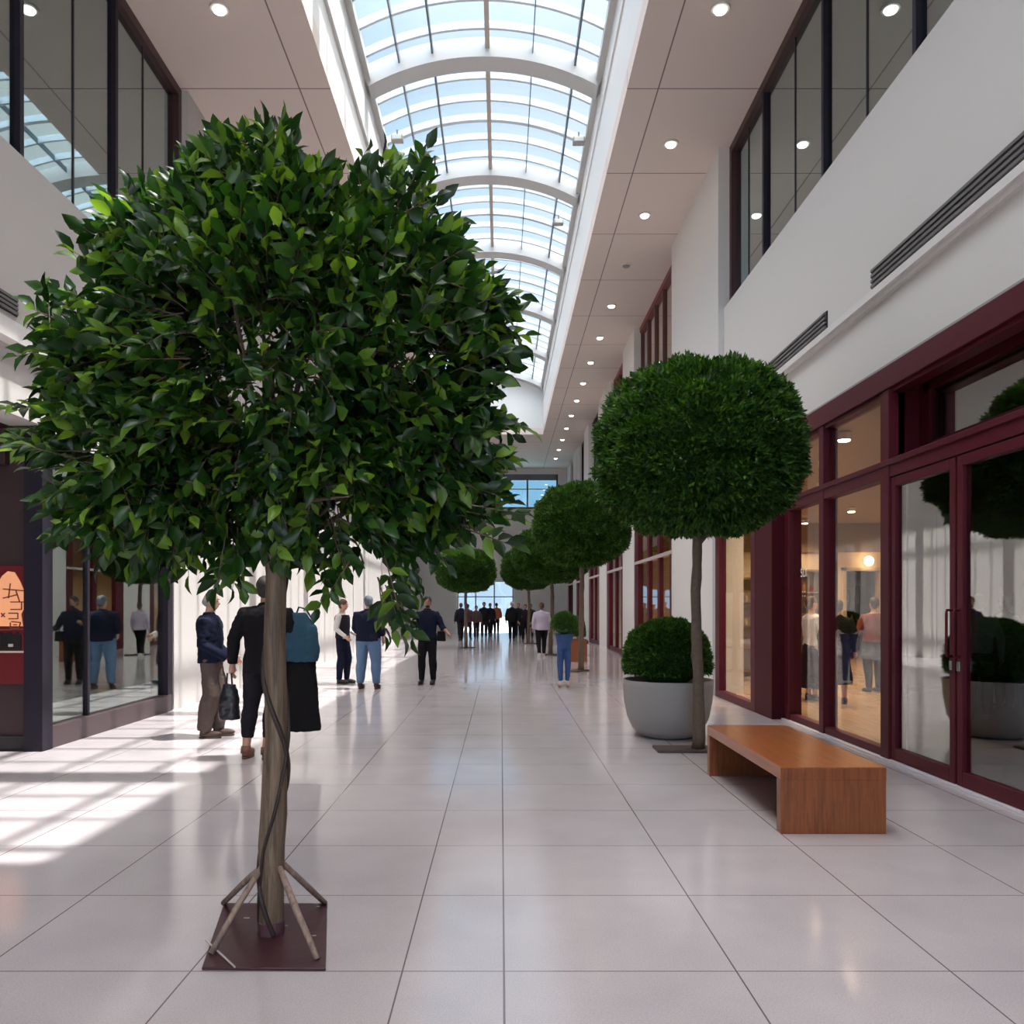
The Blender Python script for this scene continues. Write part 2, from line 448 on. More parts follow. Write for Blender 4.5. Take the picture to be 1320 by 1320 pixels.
for x, w2, mt, nm in ((-.27, .045, M_ridge, 'ridge_beam'), (-2.0, .016, M_barthin, 'long_bar'), (-1.35, .02, M_barthin, 'long_bar'), (.62, .008, M_barthin, 'long_bar'), (1.45, .02, M_barthin, 'long_bar')):
    MB().box(x-w2, x+w2, YB, YW, zarc(x, .0), zarc(x, .13)).build(nm, mt, SK)
m = MB()
a = arc(RISE, .17)
for i in range(len(a)-1):
    m.quad((a[i][0], YB-.1, a[i][1]), (a[i+1][0], YB-.1, a[i+1][1]), (a[i+1][0], YW+.1, a[i+1][1]), (a[i][0], YW+.1, a[i][1]))
m.build('pane', M_sky_glass, SK, fix=False)
m = MB()
for x in (WL, WR):
    m.box(x-.12, x+.12, YB, YW, HS-.02, HS+.14)
m.build('kerb', M_rib, SK)

# small lamps and cameras on the skylight bars
def sky_lamp(px, py, h, label):
    Y = (h-EYE)*F/(VY-py); X = (px-VX)*Y/F
    z = zarc(X, 0)
    t = empty('skylight_spotlight', (X, Y, z-.25), label, 'spotlight', 'small spotlights clamped to the skylight bars')
    MB().box(-.02, .02, -.02, .02, .12, .26).build('bracket', M_barthin, t, local=True)
    hs = MB().box(-.13, .13, -.09, .09, 0, .13).build('housing', M_groove, t, local=True, bevel=.015)
    MB().box(-.10, .10, -.10, -.088, .02, .11).build('lens', simple('lens_grey', (.6, .6, .55), .2), t, local=True).parent = hs
sky_lamp(746, 179, 11.9, 'small grey spotlight at right side of skylight, nearest of the right pair')
sky_lamp(720, 288, 11.9, 'small grey spotlight at right side of skylight, farther of the right pair')
sky_lamp(512, 188, 11.75, 'small grey spotlight at left side of skylight above the leafy tree')

# ------------------------------------------------------------------ downlights
M_lamp = emit('lamp_lit', (1.0, .90, .78), 6)
M_ringl = simple('lamp_ring', (.62, .58, .55), .4)
M_lampoff = simple('lamp_unlit', (.30, .27, .26), .4)
RY = [11.07, 14.3, 16.9, 19.4, 22.0, 24.6, 27.1, 29.6, 32.1, 34.6, 37.1, 39.6, 42.1, 44.6]
_ord = ['nearest', 'second', 'third', 'fourth', 'fifth', 'sixth', 'seventh', 'eighth', 'ninth', 'tenth', 'eleventh', 'twelfth', 'thirteenth', 'farthest']
def downlight(x, y, on, label, group):
    t = empty('ceiling_light', (x, y, HC-.03), label, 'ceiling light', group)
    MB().rings([(0, 0, 0, .125, .125), (0, 0, .03, .135, .135)], 24).build('trim_ring', M_ringl, t, local=True)
    MB().rings([(0, 0, -.035, .05, .05), (0, 0, -.028, .075, .075), (0, 0, 0, .09, .09)], 20).build('lamp', M_lamp if on else M_lampoff, t, smooth=True, local=True)
for i, y in enumerate(RY):
    on = i != 3
    downlight(2.98, y, on, ('round ceiling downlight over right side, %s from camera' % _ord[i]) if on else 'unlit grey ceiling downlight over right side, fourth from camera', 'row of downlights in the right ceiling')
for i, y in enumerate((11.07, 16.6)):
    downlight(-3.83, y, True, ('round lit ceiling downlight at upper left beside dark framed window', 'round ceiling downlight in left ceiling behind the leafy tree top')[i], 'downlights in the left ceiling')

# ------------------------------------------------------------------ right shopfront (maroon frames)
XS = 3.97
S = empty('window_2', (XS, 9.5, 0), kind='structure', label='maroon framed shop window beside the double doors')
f = MB()
f.box(XS-.10, XS+.12, 1.4, 11.2, 3.74, 3.97)              # header
f.box(XS-.06, XS+.10, 1.4, 11.2, 3.70, 3.74)
f.box(XS-.07, XS+.07, 1.4, 11.2, 2.85, 2.99)              # transom
f.box(XS-.09, XS-.05, 1.4, 11.2, 2.97, 3.03)
for y0, y1 in ((11.03, 11.2), (9.84, 9.98), (8.18, 8.36)):
    f.box(XS-.08, XS+.10, y0, y1, 0, 3.74)
f.box(XS-.06, XS+.06, 8.36, 11.03, 0, .10)
f.build('window_frame', M_red, S, bevel=.008)
# deep reveal above the doors
f = MB(); f.box(4.20, 4.26, 1.5, 8.1, 3.03, 3.17).box(4.20, 4.26, 1.5, 8.1, 3.68, 3.97).box(4.2, 4.26, 8.0, 8.18, 3.0, 3.8).box(XS+.02, 4.26, 8.18, 8.26, 2.99, 3.74).box(XS+.08, 4.26, 1.5, 8.26, 2.95, 3.03).box(4.05, 4.06, 8.14, 8.18, 3.03, 3.74)
f.box(4.2, 4.26, 4.3, 4.42, 3.1, 3.7)
f.build('deep_reveal', M_redd, S)
p = MB()
for y0, y1 in ((8.36, 9.84), (9.98, 11.03)):
    p.box(XS-.004, XS+.004, y0, y1, .10, 2.86).box(XS-.004, XS+.004, y0, y1, 2.98, 3.75)
p.build('pane', M_shop_glass, S)
MB().box(4.226, 4.234, 1.5, 8.05, 3.15, 3.7).build('pane', M_door_glass, S)
# lettering on the glass
def text(body, size, loc, rot, mat, parent, name='lettering', ext=.001):
    cu = bpy.data.curves.new(name, 'FONT'); cu.body = body; cu.size = size; cu.extrude = ext; cu.align_x = 'CENTER'
    o = bpy.data.objects.new('tmp', cu); COL.objects.link(o)
    bpy.context.view_layer.update()
    me = bpy.data.meshes.new_from_object(o.evaluated_get(bpy.context.evaluated_depsgraph_get()))
    bpy.data.objects.remove(o)
    me.name = name; me.materials.clear(); me.materials.append(mat)
    o = bpy.data.objects.new(name, me); COL.objects.link(o); o.parent = parent
    o.location = Vector(loc) - parent.location; o.rotation_euler = rot
    return o
M_letter = simple('letter_white', (.75, .75, .7), .6)
text('5DI', .16, (XS-.012, 10.65, 1.94), (R(90), 0, R(-90)), M_letter, S)
text(': :', .16, (XS-.012, 10.65, 1.68), (R(90), 0, R(-90)), M_letter, S)
# double doors
def door(n, y0, y1, hinge_far):
    d = empty('door_%d' % n, (XS, (y0+y1)/2, 0), kind='structure', label='maroon framed glass door leaf, %s of the pair' % ('far leaf' if hinge_far else 'near leaf'))
    f = MB(); a = .085
    f.box(XS-.06, XS+.02, y0, y0+a, .02, 2.84).box(XS-.06, XS+.02, y1-a, y1, .02, 2.84)
    f.box(XS-.06, XS+.02, y0+a, y1-a, .02, .145).box(XS-.06, XS+.02, y0+a, y1-a, 2.75, 2.84)
    f.build('door_frame', M_red, d, bevel=.006)
    MB().box(XS-.024, XS-.016, y0+a, y1-a, .145, 2.75).build('pane', M_door_glass, d)
    hy = y0+a*.5 if hinge_far else y1-a*.5
    h = MB().tube([(XS-.06, hy, 1.12), (XS-.105, hy, 1.12), (XS-.11, hy, 1.15), (XS-.11, hy, 1.49), (XS-.105, hy, 1.52), (XS-.06, hy, 1.52)], .012, 8)
    h.build('handle', M_red, d, smooth=True)
    m = MB().box(XS-.075, XS-.058, hy-.02, hy+.02, 1.0, 1.08); m.build('lock', M_chrome, d)
door(1, 7.02, 8.17, True)
door(2, 5.84, 6.99, False)
door(3, 3.4, 4.55, False)
S3 = empty('window_3', (XS, 3, 0), kind='structure')
f = MB().box(XS-.08, XS+.10, 5.66, 5.84, 0, 2.86).box(XS-.08, XS+.1, 4.6, 4.7, 0, 2.86).box(XS-.08, XS+.1, 3.3, 3.4, 0, 2.86).box(XS-.08, XS+.1, 1.4, 1.55, 0, 2.86).box(XS-.06, XS+.06, 4.7, 5.66, 0, .1).box(XS-.06, XS+.06, 1.55, 3.3, 0, .1)
f.build('window_frame', M_red, S3)
MB().box(XS-.004, XS+.004, 4.7, 5.66, .1, 2.86).box(XS-.004, XS+.004, 1.55, 3.3, .1, 2.86).build('pane', M_shop_glass, S3)
struct('trim_7', MB().box(XR-.10, XR+.05, 1.4, 11.25, .0, .018), simple('threshold_stone', (.62, .60, .62), .5))
# projecting bay past the pier
S4 = empty('window_4', (3.75, 12.7, 0), kind='structure', label='narrow maroon framed shop window before the white column')
MB().box(3.72, 4.12, 11.2, 11.95, 0, 3.97).build('pier', M_redd, S4, bevel=.01)
f = MB().box(3.72, 3.84, 11.95, 12.15, 0, 3.97).box(3.72, 3.84, 13.9, 14.15, 0, 3.97).box(3.72, 3.84, 12.15, 13.9, 0, .12).box(3.72, 3.84, 12.15, 13.9, 2.85, 3.0).box(3.70, 4.3, 11.95, 14.15, 3.74, 3.97)
f.build('window_frame', M_red, S4)
MB().box(3.775, 3.783, 12.15, 13.9, .12, 2.85).box(3.775, 3.783, 12.15, 13.9, 3.0, 3.74).build('pane', M_shop_glass, S4)
MB().box(3.75, 3.80, 14.15, 14.45, 0, 3.97).box(3.80, 3.85, 14.43, 14.45, 0, 3.97).build('return_panel', simple('trim_bluegrey', (.40, .41, .43), .6), S4)
# bays farther along
BAYS = [(18.4, 23.8), (26.0, 30.0), (32.2, 36.2), (38.2, 42.2), (44.0, 47.3)]
for i, (a, b) in enumerate(BAYS):
    t = empty('window_%d' % (20+i), (XR, (a+b)/2, 0), kind='structure')
    f = MB(); n = 3 if i == 0 else 2
    f.box(3.90, 4.05, a, a+.45, 0, 3.97).box(3.90, 4.05, b-.6, b, 0, 3.97)
    for k in range(1, n):
        y = a+.45 + (b-a-1.05)*k/n
        f.box(3.92, 4.02, y-.14, y+.14, 0, 3.97)
    f.box(3.92, 4.02, a, b, 0, .15).box(3.92, 4.02, a, b, 3.75, 3.97)
    f.build('window_frame', M_red, t)
    MB().box(3.87, 3.95, a+.05, b-.1, 2.76, 2.84).build('transom_rail', simple('rail_pale', (.55, .48, .47), .4), t)
    MB().box(3.966, 3.974, a+.4, b-.5, .15, 3.75).build('pane', M_shop_glass, t)
    struct('wall_shop_divider_%d' % i, MB().box(4.3, 12.8, b+.6, b+.8, 0, 4.0), M_shopwall) if i else None

# upper right windows
def upper_window(n, X, y0, y1, z0, sgn, mulls, thin, mat_top, mat_v, pane, label=None, dark=False):
    """window band recessed behind the wall plane X; sgn +1 right wall, -1 left wall"""
    t = empty('window_%d' % n, (X, (y0+y1)/2, z0), kind='structure', label=label)
    def bx(mb, a, b, ya, yb, za, zb):
        xa, xb = X+sgn*a, X+sgn*b
        mb.box(min(xa, xb), max(xa, xb), ya, yb, za, zb)
    f = MB()
    for y in mulls: bx(f, .13, .24, y-.035, y+.035, z0, HC-.1)
    f.build('mullion', mat_v, t)
    f = MB(); bx(f, .10, .28, y0, y1, HC-.14, HC); bx(f, .10, .28, y1-.12, y1, z0, HC-.14); bx(f, .12, .26, y0, y1, z0, z0+.05)
    f.build('window_frame', mat_top, t)
    f = MB(); 
    for y in thin: bx(f, .175, .205, y-.012, y+.012, z0+.05, HC-.14)
    if thin: f.build('glass_joint', M_black, t)
    f = MB(); bx(f, .186, .194, y0, y1-.1, z0+.05, HC-.12)
    f.build('pane', pane, t)
    return t
M_redbrown = simple('frame_redbrown', (.055, .018, .020), .45)
upper_window(5, XR, 2.6, 14.45, 6.84, 1, [12.7, 10.35, 8.05, 5.7, 3.4], [13.6, 11.45, 9.2, 6.9], M_redbrown, M_darkf, M_up_glass, 'upper right window band with dark mullions reflecting the skylight')
upper_window(6, XR, 18.4, 29.3, 6.84, 1, [18.55]+[19.5+1.08*k for k in range(9)], [], simple('frame_red2', (.20, .05, .045), .5), simple('frame_red3', (.13, .05, .045), .5), glass('pale_glass', (.6, .55, .5), .35, 1.2, refl=(.9, .85, .82)), 'distant upper window band with red brown mullions')
upper_window(7, XR, 33.2, 41.0, 6.84, 1, [33.3, 35.8, 38.4], [], M_darkf, M_darkf, simple('dark_screen', (.075, .070, .075), .6), 'dark grey panelled upper window')
upper_window(8, XR, 43.2, 46.4, 6.84, 1, [43.3, 44.8], [], M_redbrown, M_darkf, M_up_glass)
upper_window(10, XL, 3.6, 12.85, 6.2, -1, [10.75, 8.62, 6.3, 4.0], [11.65, 9.75, 7.4], M_redbrown, M_darkf, M_up_glass, 'upper left window band reflecting the skylight')
struct('wall_left_upper', MB().box(-9.0, -8.8, 3, 13, 6.2, HC), simple('room_grey', (.34, .34, .31), .8))

# window high on the far wall
t = empty('window_11', (-.5, YE, 7.35), kind='structure', label='high window on the far end wall')
f = MB()
for x in (-4.25, -2.4, -.4, 1.55, 3.3): f.box(x-.05, x+.05, YE+.02, YE+.14, 7.35, 9.35)
f.box(-4.3, 3.35, YE+.02, YE+.14, 9.0, 9.35).box(-4.3, 3.35, YE+.02, YE+.14, 8.45, 8.5).box(-4.3, 3.35, YE-.04, YE+.1, 7.3, 7.42)
f.build('window_frame', simple('frame_bluegrey', (.10, .11, .13), .4), t)
MB().box(-4.3, 3.35, YE+.08, YE+.09, 7.4, 9.05).build('pane', glass('blue_glass', (.62, .84, .95), .08, .8), t)
# entrance at the far end
t = empty('door_4', (-.7, YE, 0), kind='structure', label='bright glazed entrance at the far end')
f = MB()
for x in (-2.55, -1.5, -.4, .7): f.box(x-.04, x+.04, YE+.05, YE+.15, 0, 3.0)
f.box(-2.6, .75, YE+.05, YE+.15, 2.1, 2.16)
f.build('door_frame', simple('frame_grey', (.4, .4, .4), .4), t)
MB().box(-2.6, .75, YE+.09, YE+.1, 0, 3.0).build('pane', M_sky_glass, t)

# ------------------------------------------------------------------ left glazed shopfront
t = empty('window_12', (XL, 10.5, 0), kind='structure', label='dark framed shop window at left reflecting people')
f = MB()
f.box(-5.10, -4.90, 8.70, 8.90, 0, 3.4)                      # corner post
f.box(-5.04, -4.975, 9.80, 9.85, .24, 3.4)
f.box(-5.08, -4.93, 12.05, 12.22, 0, 3.4)
f.box(-5.08, -4.93, 8.9, 12.1, 3.2, 3.4)
f.build('window_frame', M_darkf, t)
MB().box(-5.06, -4.915, 8.86, 12.15, 0, .24).build('bottom_rail', M_purp, t, bevel=.008)
MB().box(-5.012, -5.004, 8.9, 12.1, .24, 3.25).build('pane', M_left_glass, t)
struct('wall_left_shop_back', MB().box(-7.3, -7.15, 10.6, 18, 0, 3.5).box(-9, -7.3, 13.5, 13.6, 0, 3.5), simple('shop_greyish', (.40, .36, .30), .8))
struct('floor_left_shop', MB().box(-9, -5.06, 8.98, 18, 0, .012), simple('carpet_dark', (.12, .11, .10), .8))
# red showcase on the brown wall
PB = 8.775
t = empty('wall_poster', (-5.42, PB, .72), 'red lit poster with cream vase shape and glyphs on brown wall', 'poster')
MB().box(-.40, .40, -.03, 0, 0, 1.27).build('panel', emit('poster_red', (.11, .005, .007), .10), t, local=True)
MB().box(-.40, .40, -.045, -.03, .335, .355).build('shelf_line', simple('line_white', (.6, .55, .5), .4), t, local=True)
glow = [(-.13, .62), (-.15, .80), (-.22, .92), (-.23, 1.0), (-.15, 1.08), (-.10, 1.16), (-.04, 1.21), (.03, 1.20), (.09, 1.10), (.14, .98), (.15, .85), (.10, .75), (.12, .62)]
m = MB().prism([(x+.17, z) for x, z in glow], -.042, -.03); m.build('vase_shape', emit('poster_cream', (.70, .30, .15), .45), t, local=True)
m = MB()
def stroke(x0, z0, x1, z1, w_=.012):
    d = Vector((x1-x0, z1-z0)); d.normalize(); nx, nz = -d.y*w_/2, d.x*w_/2
    m.prism([(x0+nx, z0+nz), (x1+nx, z1+nz), (x1-nx, z1-nz), (x0-nx, z0-nz)], -.048, -.041)
for a in ((.08, 1.02, .30, 1.0), (.16, 1.08, .14, .92), (.08, .92, .24, .96), (.22, 1.0, .26, .88), (.16, .88, .30, .88), (.16, .80, .28, .80), (.28, .88, .28, .80),
          (.06, .76, .10, .72), (.10, .76, .06, .72), (.14, .76, .24, .76), (.24, .76, .24, .70), (.14, .70, .24, .70), (.17, .67, .27, .66), (.27, .66, .25, .60), (.16, .60, .25, .60), (.16, .66, .16, .60), (.19, .635, .23, .635), (0, .58, .34, .59), (.01, .62, .01, .58), (.34, .65, .34, .59)):
    stroke(*a)
m.build('glyphs', simple('glyph_brown', (.22, .05, .03), .6), t, local=True)
m = MB().prism([(.05, .37), (.27, .37), (.27, .52), (.23, .56), (.18, .52), (.16, .56), (.10, .54), (.05, .56)], -.044, -.03); m.build('black_figure', M_base, t, local=True)
MB().box(.14, .19, -.05, -.044, .40, .43).build('white_mark', simple('line_white', (.6, .55, .5), .4), t, local=True)

# ------------------------------------------------------------------ vents
def vent(X, y0, y1, z0, z1, sgn, label):
    t = empty('wall_vent', (X, (y0+y1)/2, (z0+z1)/2), label, 'vent', 'long slotted air vents on the upper walls')
    d = -sgn
    f = MB(); f.box(min(X, X+d*.012), max(X, X+d*.012), y0, y1, z0, z1); f.build('backing', M_base, t)
    for k in range(4):
        z = z0 + (z1-z0)*(k+.5)/4
        f = MB(); f.box(min(X+d*.012, X+d*.035), max(X+d*.012, X+d*.035), y0+.02, y1-.02, z-.014, z+.014); f.build('slat', simple('slat_grey', (.15, .14, .14), .6), t)
vent(XR, 3.6, 8.66, 4.91, 5.13, 1, 'long dark slotted vent on right wall, nearer the camera')
vent(XR, 9.85, 12.45, 4.91, 5.13, 1, 'shorter dark slotted vent on right wall above round tree')
vent(XL, 4.0, 8.3, 4.50, 4.68, -1, 'slotted vent on left wall at the edge of the picture')

# ------------------------------------------------------------------ foliage
def leaf_mesh(name, P, D, N, L, W, mat, shape='leaf'):
    """many leaves in one mesh: P base points, D directions, N up hints, L lengths, W widths (numpy)"""
    D = D/np.linalg.norm(D, axis=1, keepdims=True)
    S = np.cross(D, N); S /= np.linalg.norm(S, axis=1, keepdims=True)+1e-9
    U = np.cross(S, D)
    if shape == 'leaf':
        T = np.array([(0, 0, 0), (.22, -.36, .10), (.22, 0, 0), (.22, .36, .10), (.55, -.5, .13), (.55, 0, .02), (.55, .5, .13), (.83, -.27, .02), (.83, 0, -.04), (.83, .27, .02), (1.06, 0, -.14)])
        Fc = [(0, 1, 2), (0, 2, 3), (1, 4, 5, 2), (2, 5, 6, 3), (4, 7, 8, 5), (5, 8, 9, 6), (7, 10, 8), (8, 10, 9)]
    else:
        T = np.array([(0, 0, 0), (.5, -.5, .08), (.5, .5, .08), (1, 0, -.06)])
        Fc = [(0, 1, 3, 2)]
    n, k = len(P), len(T)
    V = P[:, None, :] + T[None, :, 0, None]*(D*L[:, None])[:, None, :] + T[None, :, 1, None]*(S*W[:, None])[:, None, :] + T[None, :, 2, None]*(U*L[:, None])[:, None, :]
    V = V.reshape(-1, 3)
    me = bpy.data.meshes.new(name)
    lens = [len(f) for f in Fc]; flat = np.array([i for f in Fc for i in f])
    loops = (flat[None, :] + (np.arange(n)*k)[:, None]).ravel()
    me.vertices.add(len(V)); me.vertices.foreach_set('co', V.ravel().astype(np.float32))
    me.loops.add(len(loops)); me.loops.foreach_set('vertex_index', loops.astype(np.int32))
    tot = np.tile(lens, n); st = np.concatenate(([0], np.cumsum(tot)[:-1]))
    me.polygons.add(len(tot)); me.polygons.foreach_set('loop_start', st.astype(np.int32))
    me.polygons.foreach_set('use_smooth', np.ones(len(tot), bool))
    me.update(calc_edges=True); me.validate()
    me.materials.append(mat)
    return me

def ficus_tree():
    TY = 3.84
    base = Vector(((352-VX)*TY/F, TY, 0))
    T = empty('potted_tree', base, 'tall leafy broad leaved tree on maroon square base plate in left foreground', 'tree')
    g = np.random.default_rng(11)
    # crown: lobes given as (px, py, radius px, depth offset)
    lobes = [(350, 470, 215, 0), (335, 300, 125, .0), (330, 245, 70, 0), (275, 290, 70, .1), (185, 470, 120, .1), (215, 350, 100, 0), (110, 470, 55, .1), (165, 610, 115, -.1), (125, 560, 75, .1), (120, 650, 45, 0),
             (500, 450, 160, 0), (590, 440, 70, .1), (590, 560, 65, -.1), (520, 590, 120, .0), (430, 620, 120, -.1), (300, 640, 105, .1), (475, 330, 95, .1), (540, 360, 65, -.05), (235, 650, 80, -.1), (590, 640, 52, .1), (400, 290, 65, -.1), (530, 650, 60, 0), (620, 415, 42, 0)]
    s = F/TY
    C = np.array([atY(a, b, TY+d) for a, b, r, d in lobes]); Rr = np.array([r/s*.93 for a, b, r, d in lobes])
    C = C - np.array(base)
    ctr = np.array([0, 0, 2.65])
    tips = []
    # twigs at the surface of the union of lobes, plus some inside
    while len(tips) < 2300:
        i = g.choice(len(C), p=Rr**2/np.sum(Rr**2))
        d = g.normal(size=3); d /= np.linalg.norm(d); q = .80+.22*g.random() if g.random() < .8 else .35+.4*g.random()
        p = C[i] + d*Rr[i]*q*np.array([1, .92, 1])
        inside = (np.linalg.norm((C-p), axis=1)/Rr)
        if np.sort(inside)[0] < .62 and g.random() < .75: continue
        tips.append((p, d))
    extra = [(48, 400, -.6, .5), (60, 372, -.5, .8), (45, 455, -1, 0), (22, 520, -1, .1), (40, 560, -1, -.1), (20, 575, -1, -.2), (60, 590, -1, 0), (100, 335, -.7, .5), (130, 330, -.5, .6), (75, 680, -.7, -.4), (85, 620, -1, 0), (500, 205, .3, 1), (535, 220, .5, .9), (560, 255, .7, .7), (575, 300, .9, .4), (480, 210, .1, 1),
             (600, 370, 1, .3), (650, 380, 1, .2), (665, 430, 1, -.2), (640, 480, 1, 0), (660, 550, 1, .1), (650, 585, 1, .2), (655, 668, 1, .2), (640, 700, .8, -.2), (640, 640, 1, 0), (540, 250, .3, .9), (520, 240, .2, .9), (545, 215, .4, .9),
             (280, 745, -.2, -1), (300, 755, .2, -1), (180, 715, -.4, -.8), (240, 735, 0, -1), (425, 745, -.5, -.7), (410, 765, -.8, -.6), (520, 730, .2, -1), (505, 765, -.4, -.8), (535, 765, .3, -.9), (515, 800, 0, -1), (500, 810, -.3, -1), (525, 820, .1, -1), (560, 720, .6, -.6), (590, 690, .6, -.8), (370, 700, 0, -1),
             (345, 175, -.3, 1), (375, 182, .5, .8), (325, 195, -.8, .6), (360, 165, 0, 1), (260, 218, -.6, .8), (285, 215, -.3, .9), (195, 255, -.6, .8), (220, 250, -.2, 1), (440, 250, .3, .9), (620, 350, .6, .8), (585, 330, .5, .8)]
    for px, py, dx, dz in extra:
        for k in range(2):
            p = np.array(atY(px+g.normal()*7, py+g.normal()*7, TY+g.normal()*.12)) - np.array(base); d = np.array([dx, g.normal()*.4, dz]); tips.append((p, d/np.linalg.norm(d)))
    P, D, N, L, W = [], [], [], [], []
    tw = MB()
    for p, d in tips:
        out = d*.75 + (p-ctr)/np.linalg.norm(p-ctr)*.45 + np.array([0, 0, -.12]) + g.normal(size=3)*.28
        out /= np.linalg.norm(out)
        ln = .20+.10*g.random()
        root = p - out*ln*.8
        tw.tube([root, root+out*ln*.5, root+out*ln], [.0032, .0025, .0012], 4)
        side = np.cross(out, g.normal(size=3)); side /= np.linalg.norm(side)
        nl = g.integers(6, 9)
        for k in range(nl):
            a = (k+.6)/nl
            sg = 1 if k % 2 else -1
            dd = out*.65 + side*sg*.75 + g.normal(size=3)*.22 if k < nl-1 else out
            q = root + out*ln*(.2+.8*a)
            P.append(q); D.append(dd); N.append(np.cross(out, side)*1 + np.array([0, 0, .9]) + g.normal(size=3)*.45)
            l = .068+.045*g.random(); L.append(l); W.append(l*(.46+.12*g.random()))
    me = leaf_mesh('foliage', np.array(P), np.array(D), np.array(N), np.array(L), np.array(W), M_leaf)
    o = bpy.data.objects.new('foliage', me); COL.objects.link(o); o.parent = T
    # trunk follows the photographed curve
    pts = [(350, 1208), (350, 1180), (351, 1130), (350, 1090), (353, 1050), (354, 1000), (357, 950), (355, 880), (354, 820), (356, 760), (355, 700), (352, 640), (350, 570), (346, 500), (342, 430)]
    cp = [atY(a, b, TY)-base for a, b in pts]; cp[0].z = 0.02
    rad = [.058, .057, .056, .061, .062, .057, .053, .052, .050, .048, .045, .040, .034, .027, .018]
    tr = MB(); dense = []; dr = []
    for i in range(len(cp)-1):
        for k in range(4):
            f = k/4; dense.append(cp[i].lerp(cp[i+1], f)); dr.append(rad[i]*(1-f)+rad[i+1]*f)
    dr = [r*(1+.05*noise.noise(Vector((0, 0, p.z*6)))) for r, p in zip(dr, dense)]
    tr.tube(dense, dr, 20); trunk = tr.build('trunk', M_bark2, T, smooth=True, local=True)
    MB().rings([(cp[0].x, 0, .012, .062, .062), (cp[0].x, 0, .07, .061, .061), (cp[0].x, 0, .075, .055, .055)], 20).build('collar', simple('collar_plum', (.10, .045, .06), .4), T, smooth=False, local=True)
    vine = []
    for i, (p, r) in enumerate(zip(dense[:-4], dr[:-4])):
        a = p.z*4.6 + 1.0; vine.append(p + Vector((math.cos(a), -math.sin(a), 0))*(r+.004))
    for ph, pitch, vr in ((1.0, 6.5, .012), (3.4, -3.6, .008)):
        fine = []
        for i in range(len(dense)-6):
            for k in range(3):
                f = k/3; c = dense[i].lerp(dense[i+1], f); a = c.z*pitch+ph; r = dr[i]*(1-f)+dr[i+1]*f
                fine.append(c + Vector((math.cos(a), -math.sin(a), 0))*(r+.003))
        MB().tube(fine, vr, 8).build('vine', M_vine, T, smooth=True, local=True).parent = trunk
    br = MB()
    for px, py, rx, dep in ((205, 470, .02, .1), (500, 430, .022, -.1), (420, 330, .018, .25), (290, 330, .016, -.2), (240, 620, .014, -.35), (560, 560, .016, .3), (450, 640, .014, -.4), (330, 240, .012, .1), (120, 540, .012, .2), (510, 640, .012, .1)):
        e = atY(px, py, TY+dep)-base; s0 = dense[int(len(dense)*(.70 if py > 500 else .82))]
        mid = s0.lerp(e, .5)+Vector((0, 0, -.06 if py < 600 else .12))
        br.tube([s0, mid, e], [rx, rx*.75, rx*.3], 8)
    bro = br.build('branches', M_bark, T, smooth=True, local=True)
    tw.build('twigs', M_bark, T, local=True, fix=False).parent = bro
    # base plate and struts
    cs = [Vector(((a-VX)*EYE*F/(b-VY)/F, EYE*F/(b-VY), 0))-base for a, b in ((260, 1251), (420, 1252), (422, 1167.5), (289, 1167))]
    pb = MB(); pb.v = [(c.x, c.y, z) for z in (0, .014) for c in cs]; pb.f = [(3, 2, 1, 0), (4, 5, 6, 7), (0, 1, 5, 4), (1, 2, 6, 5), (2, 3, 7, 6), (3, 0, 4, 7)]; pb.m = [0]*6
    pb.build('base_plate', M_plate, T, local=True, bevel=.004)
    def fl(px, py):
        Y = EYE*F/(py-VY); return Vector(((px-VX)*Y/F, Y, .016))-base
    for (fx, fy), sx in (((272, 1234), -1), ((409, 1241), 1), ((288, 1168), -1), ((419, 1168), 1)):
        f = fl(fx, fy); top = Vector((cp[2].x+sx*.042, (-.03 if fy > 1200 else .03), .33))
        mid = f.lerp(top, .5) + Vector((rnd.uniform(-.008, .008), 0, .006))
        MB().tube([f, mid, top], [.014, .0155, .014], 10).build('strut', M_stick, T, smooth=True, local=True)
    a, b = fl(266, 1216), fl(304, 1251)
    for px, py, w_ in ((318, 1187, .014), (405, 1210, .01), (410, 1172, .009), (369, 1197, .008)):
        q = fl(px, py); MB().box(q.x-w_, q.x+w_, q.y-.003, q.y+.003, .0141, .0152).build('white_mark', simple('mark_white', (.55, .5, .5), .6), T, local=True)
    st = MB().tube([a+base+Vector((0, -.01, .004)), b+base+Vector((0, -.012, .004))], .0045, 6).build('thin_stick', simple('stick_pale', (.55, .46, .44), .6))
    tag(st, 'thin pale stick lying across the front corner of maroon base plate', 'stick')
ficus_tree()

def crown_profile(t, a, n=2.4, flat=.75):
    """superellipsoid direction to surface; lower half flatter"""
    return

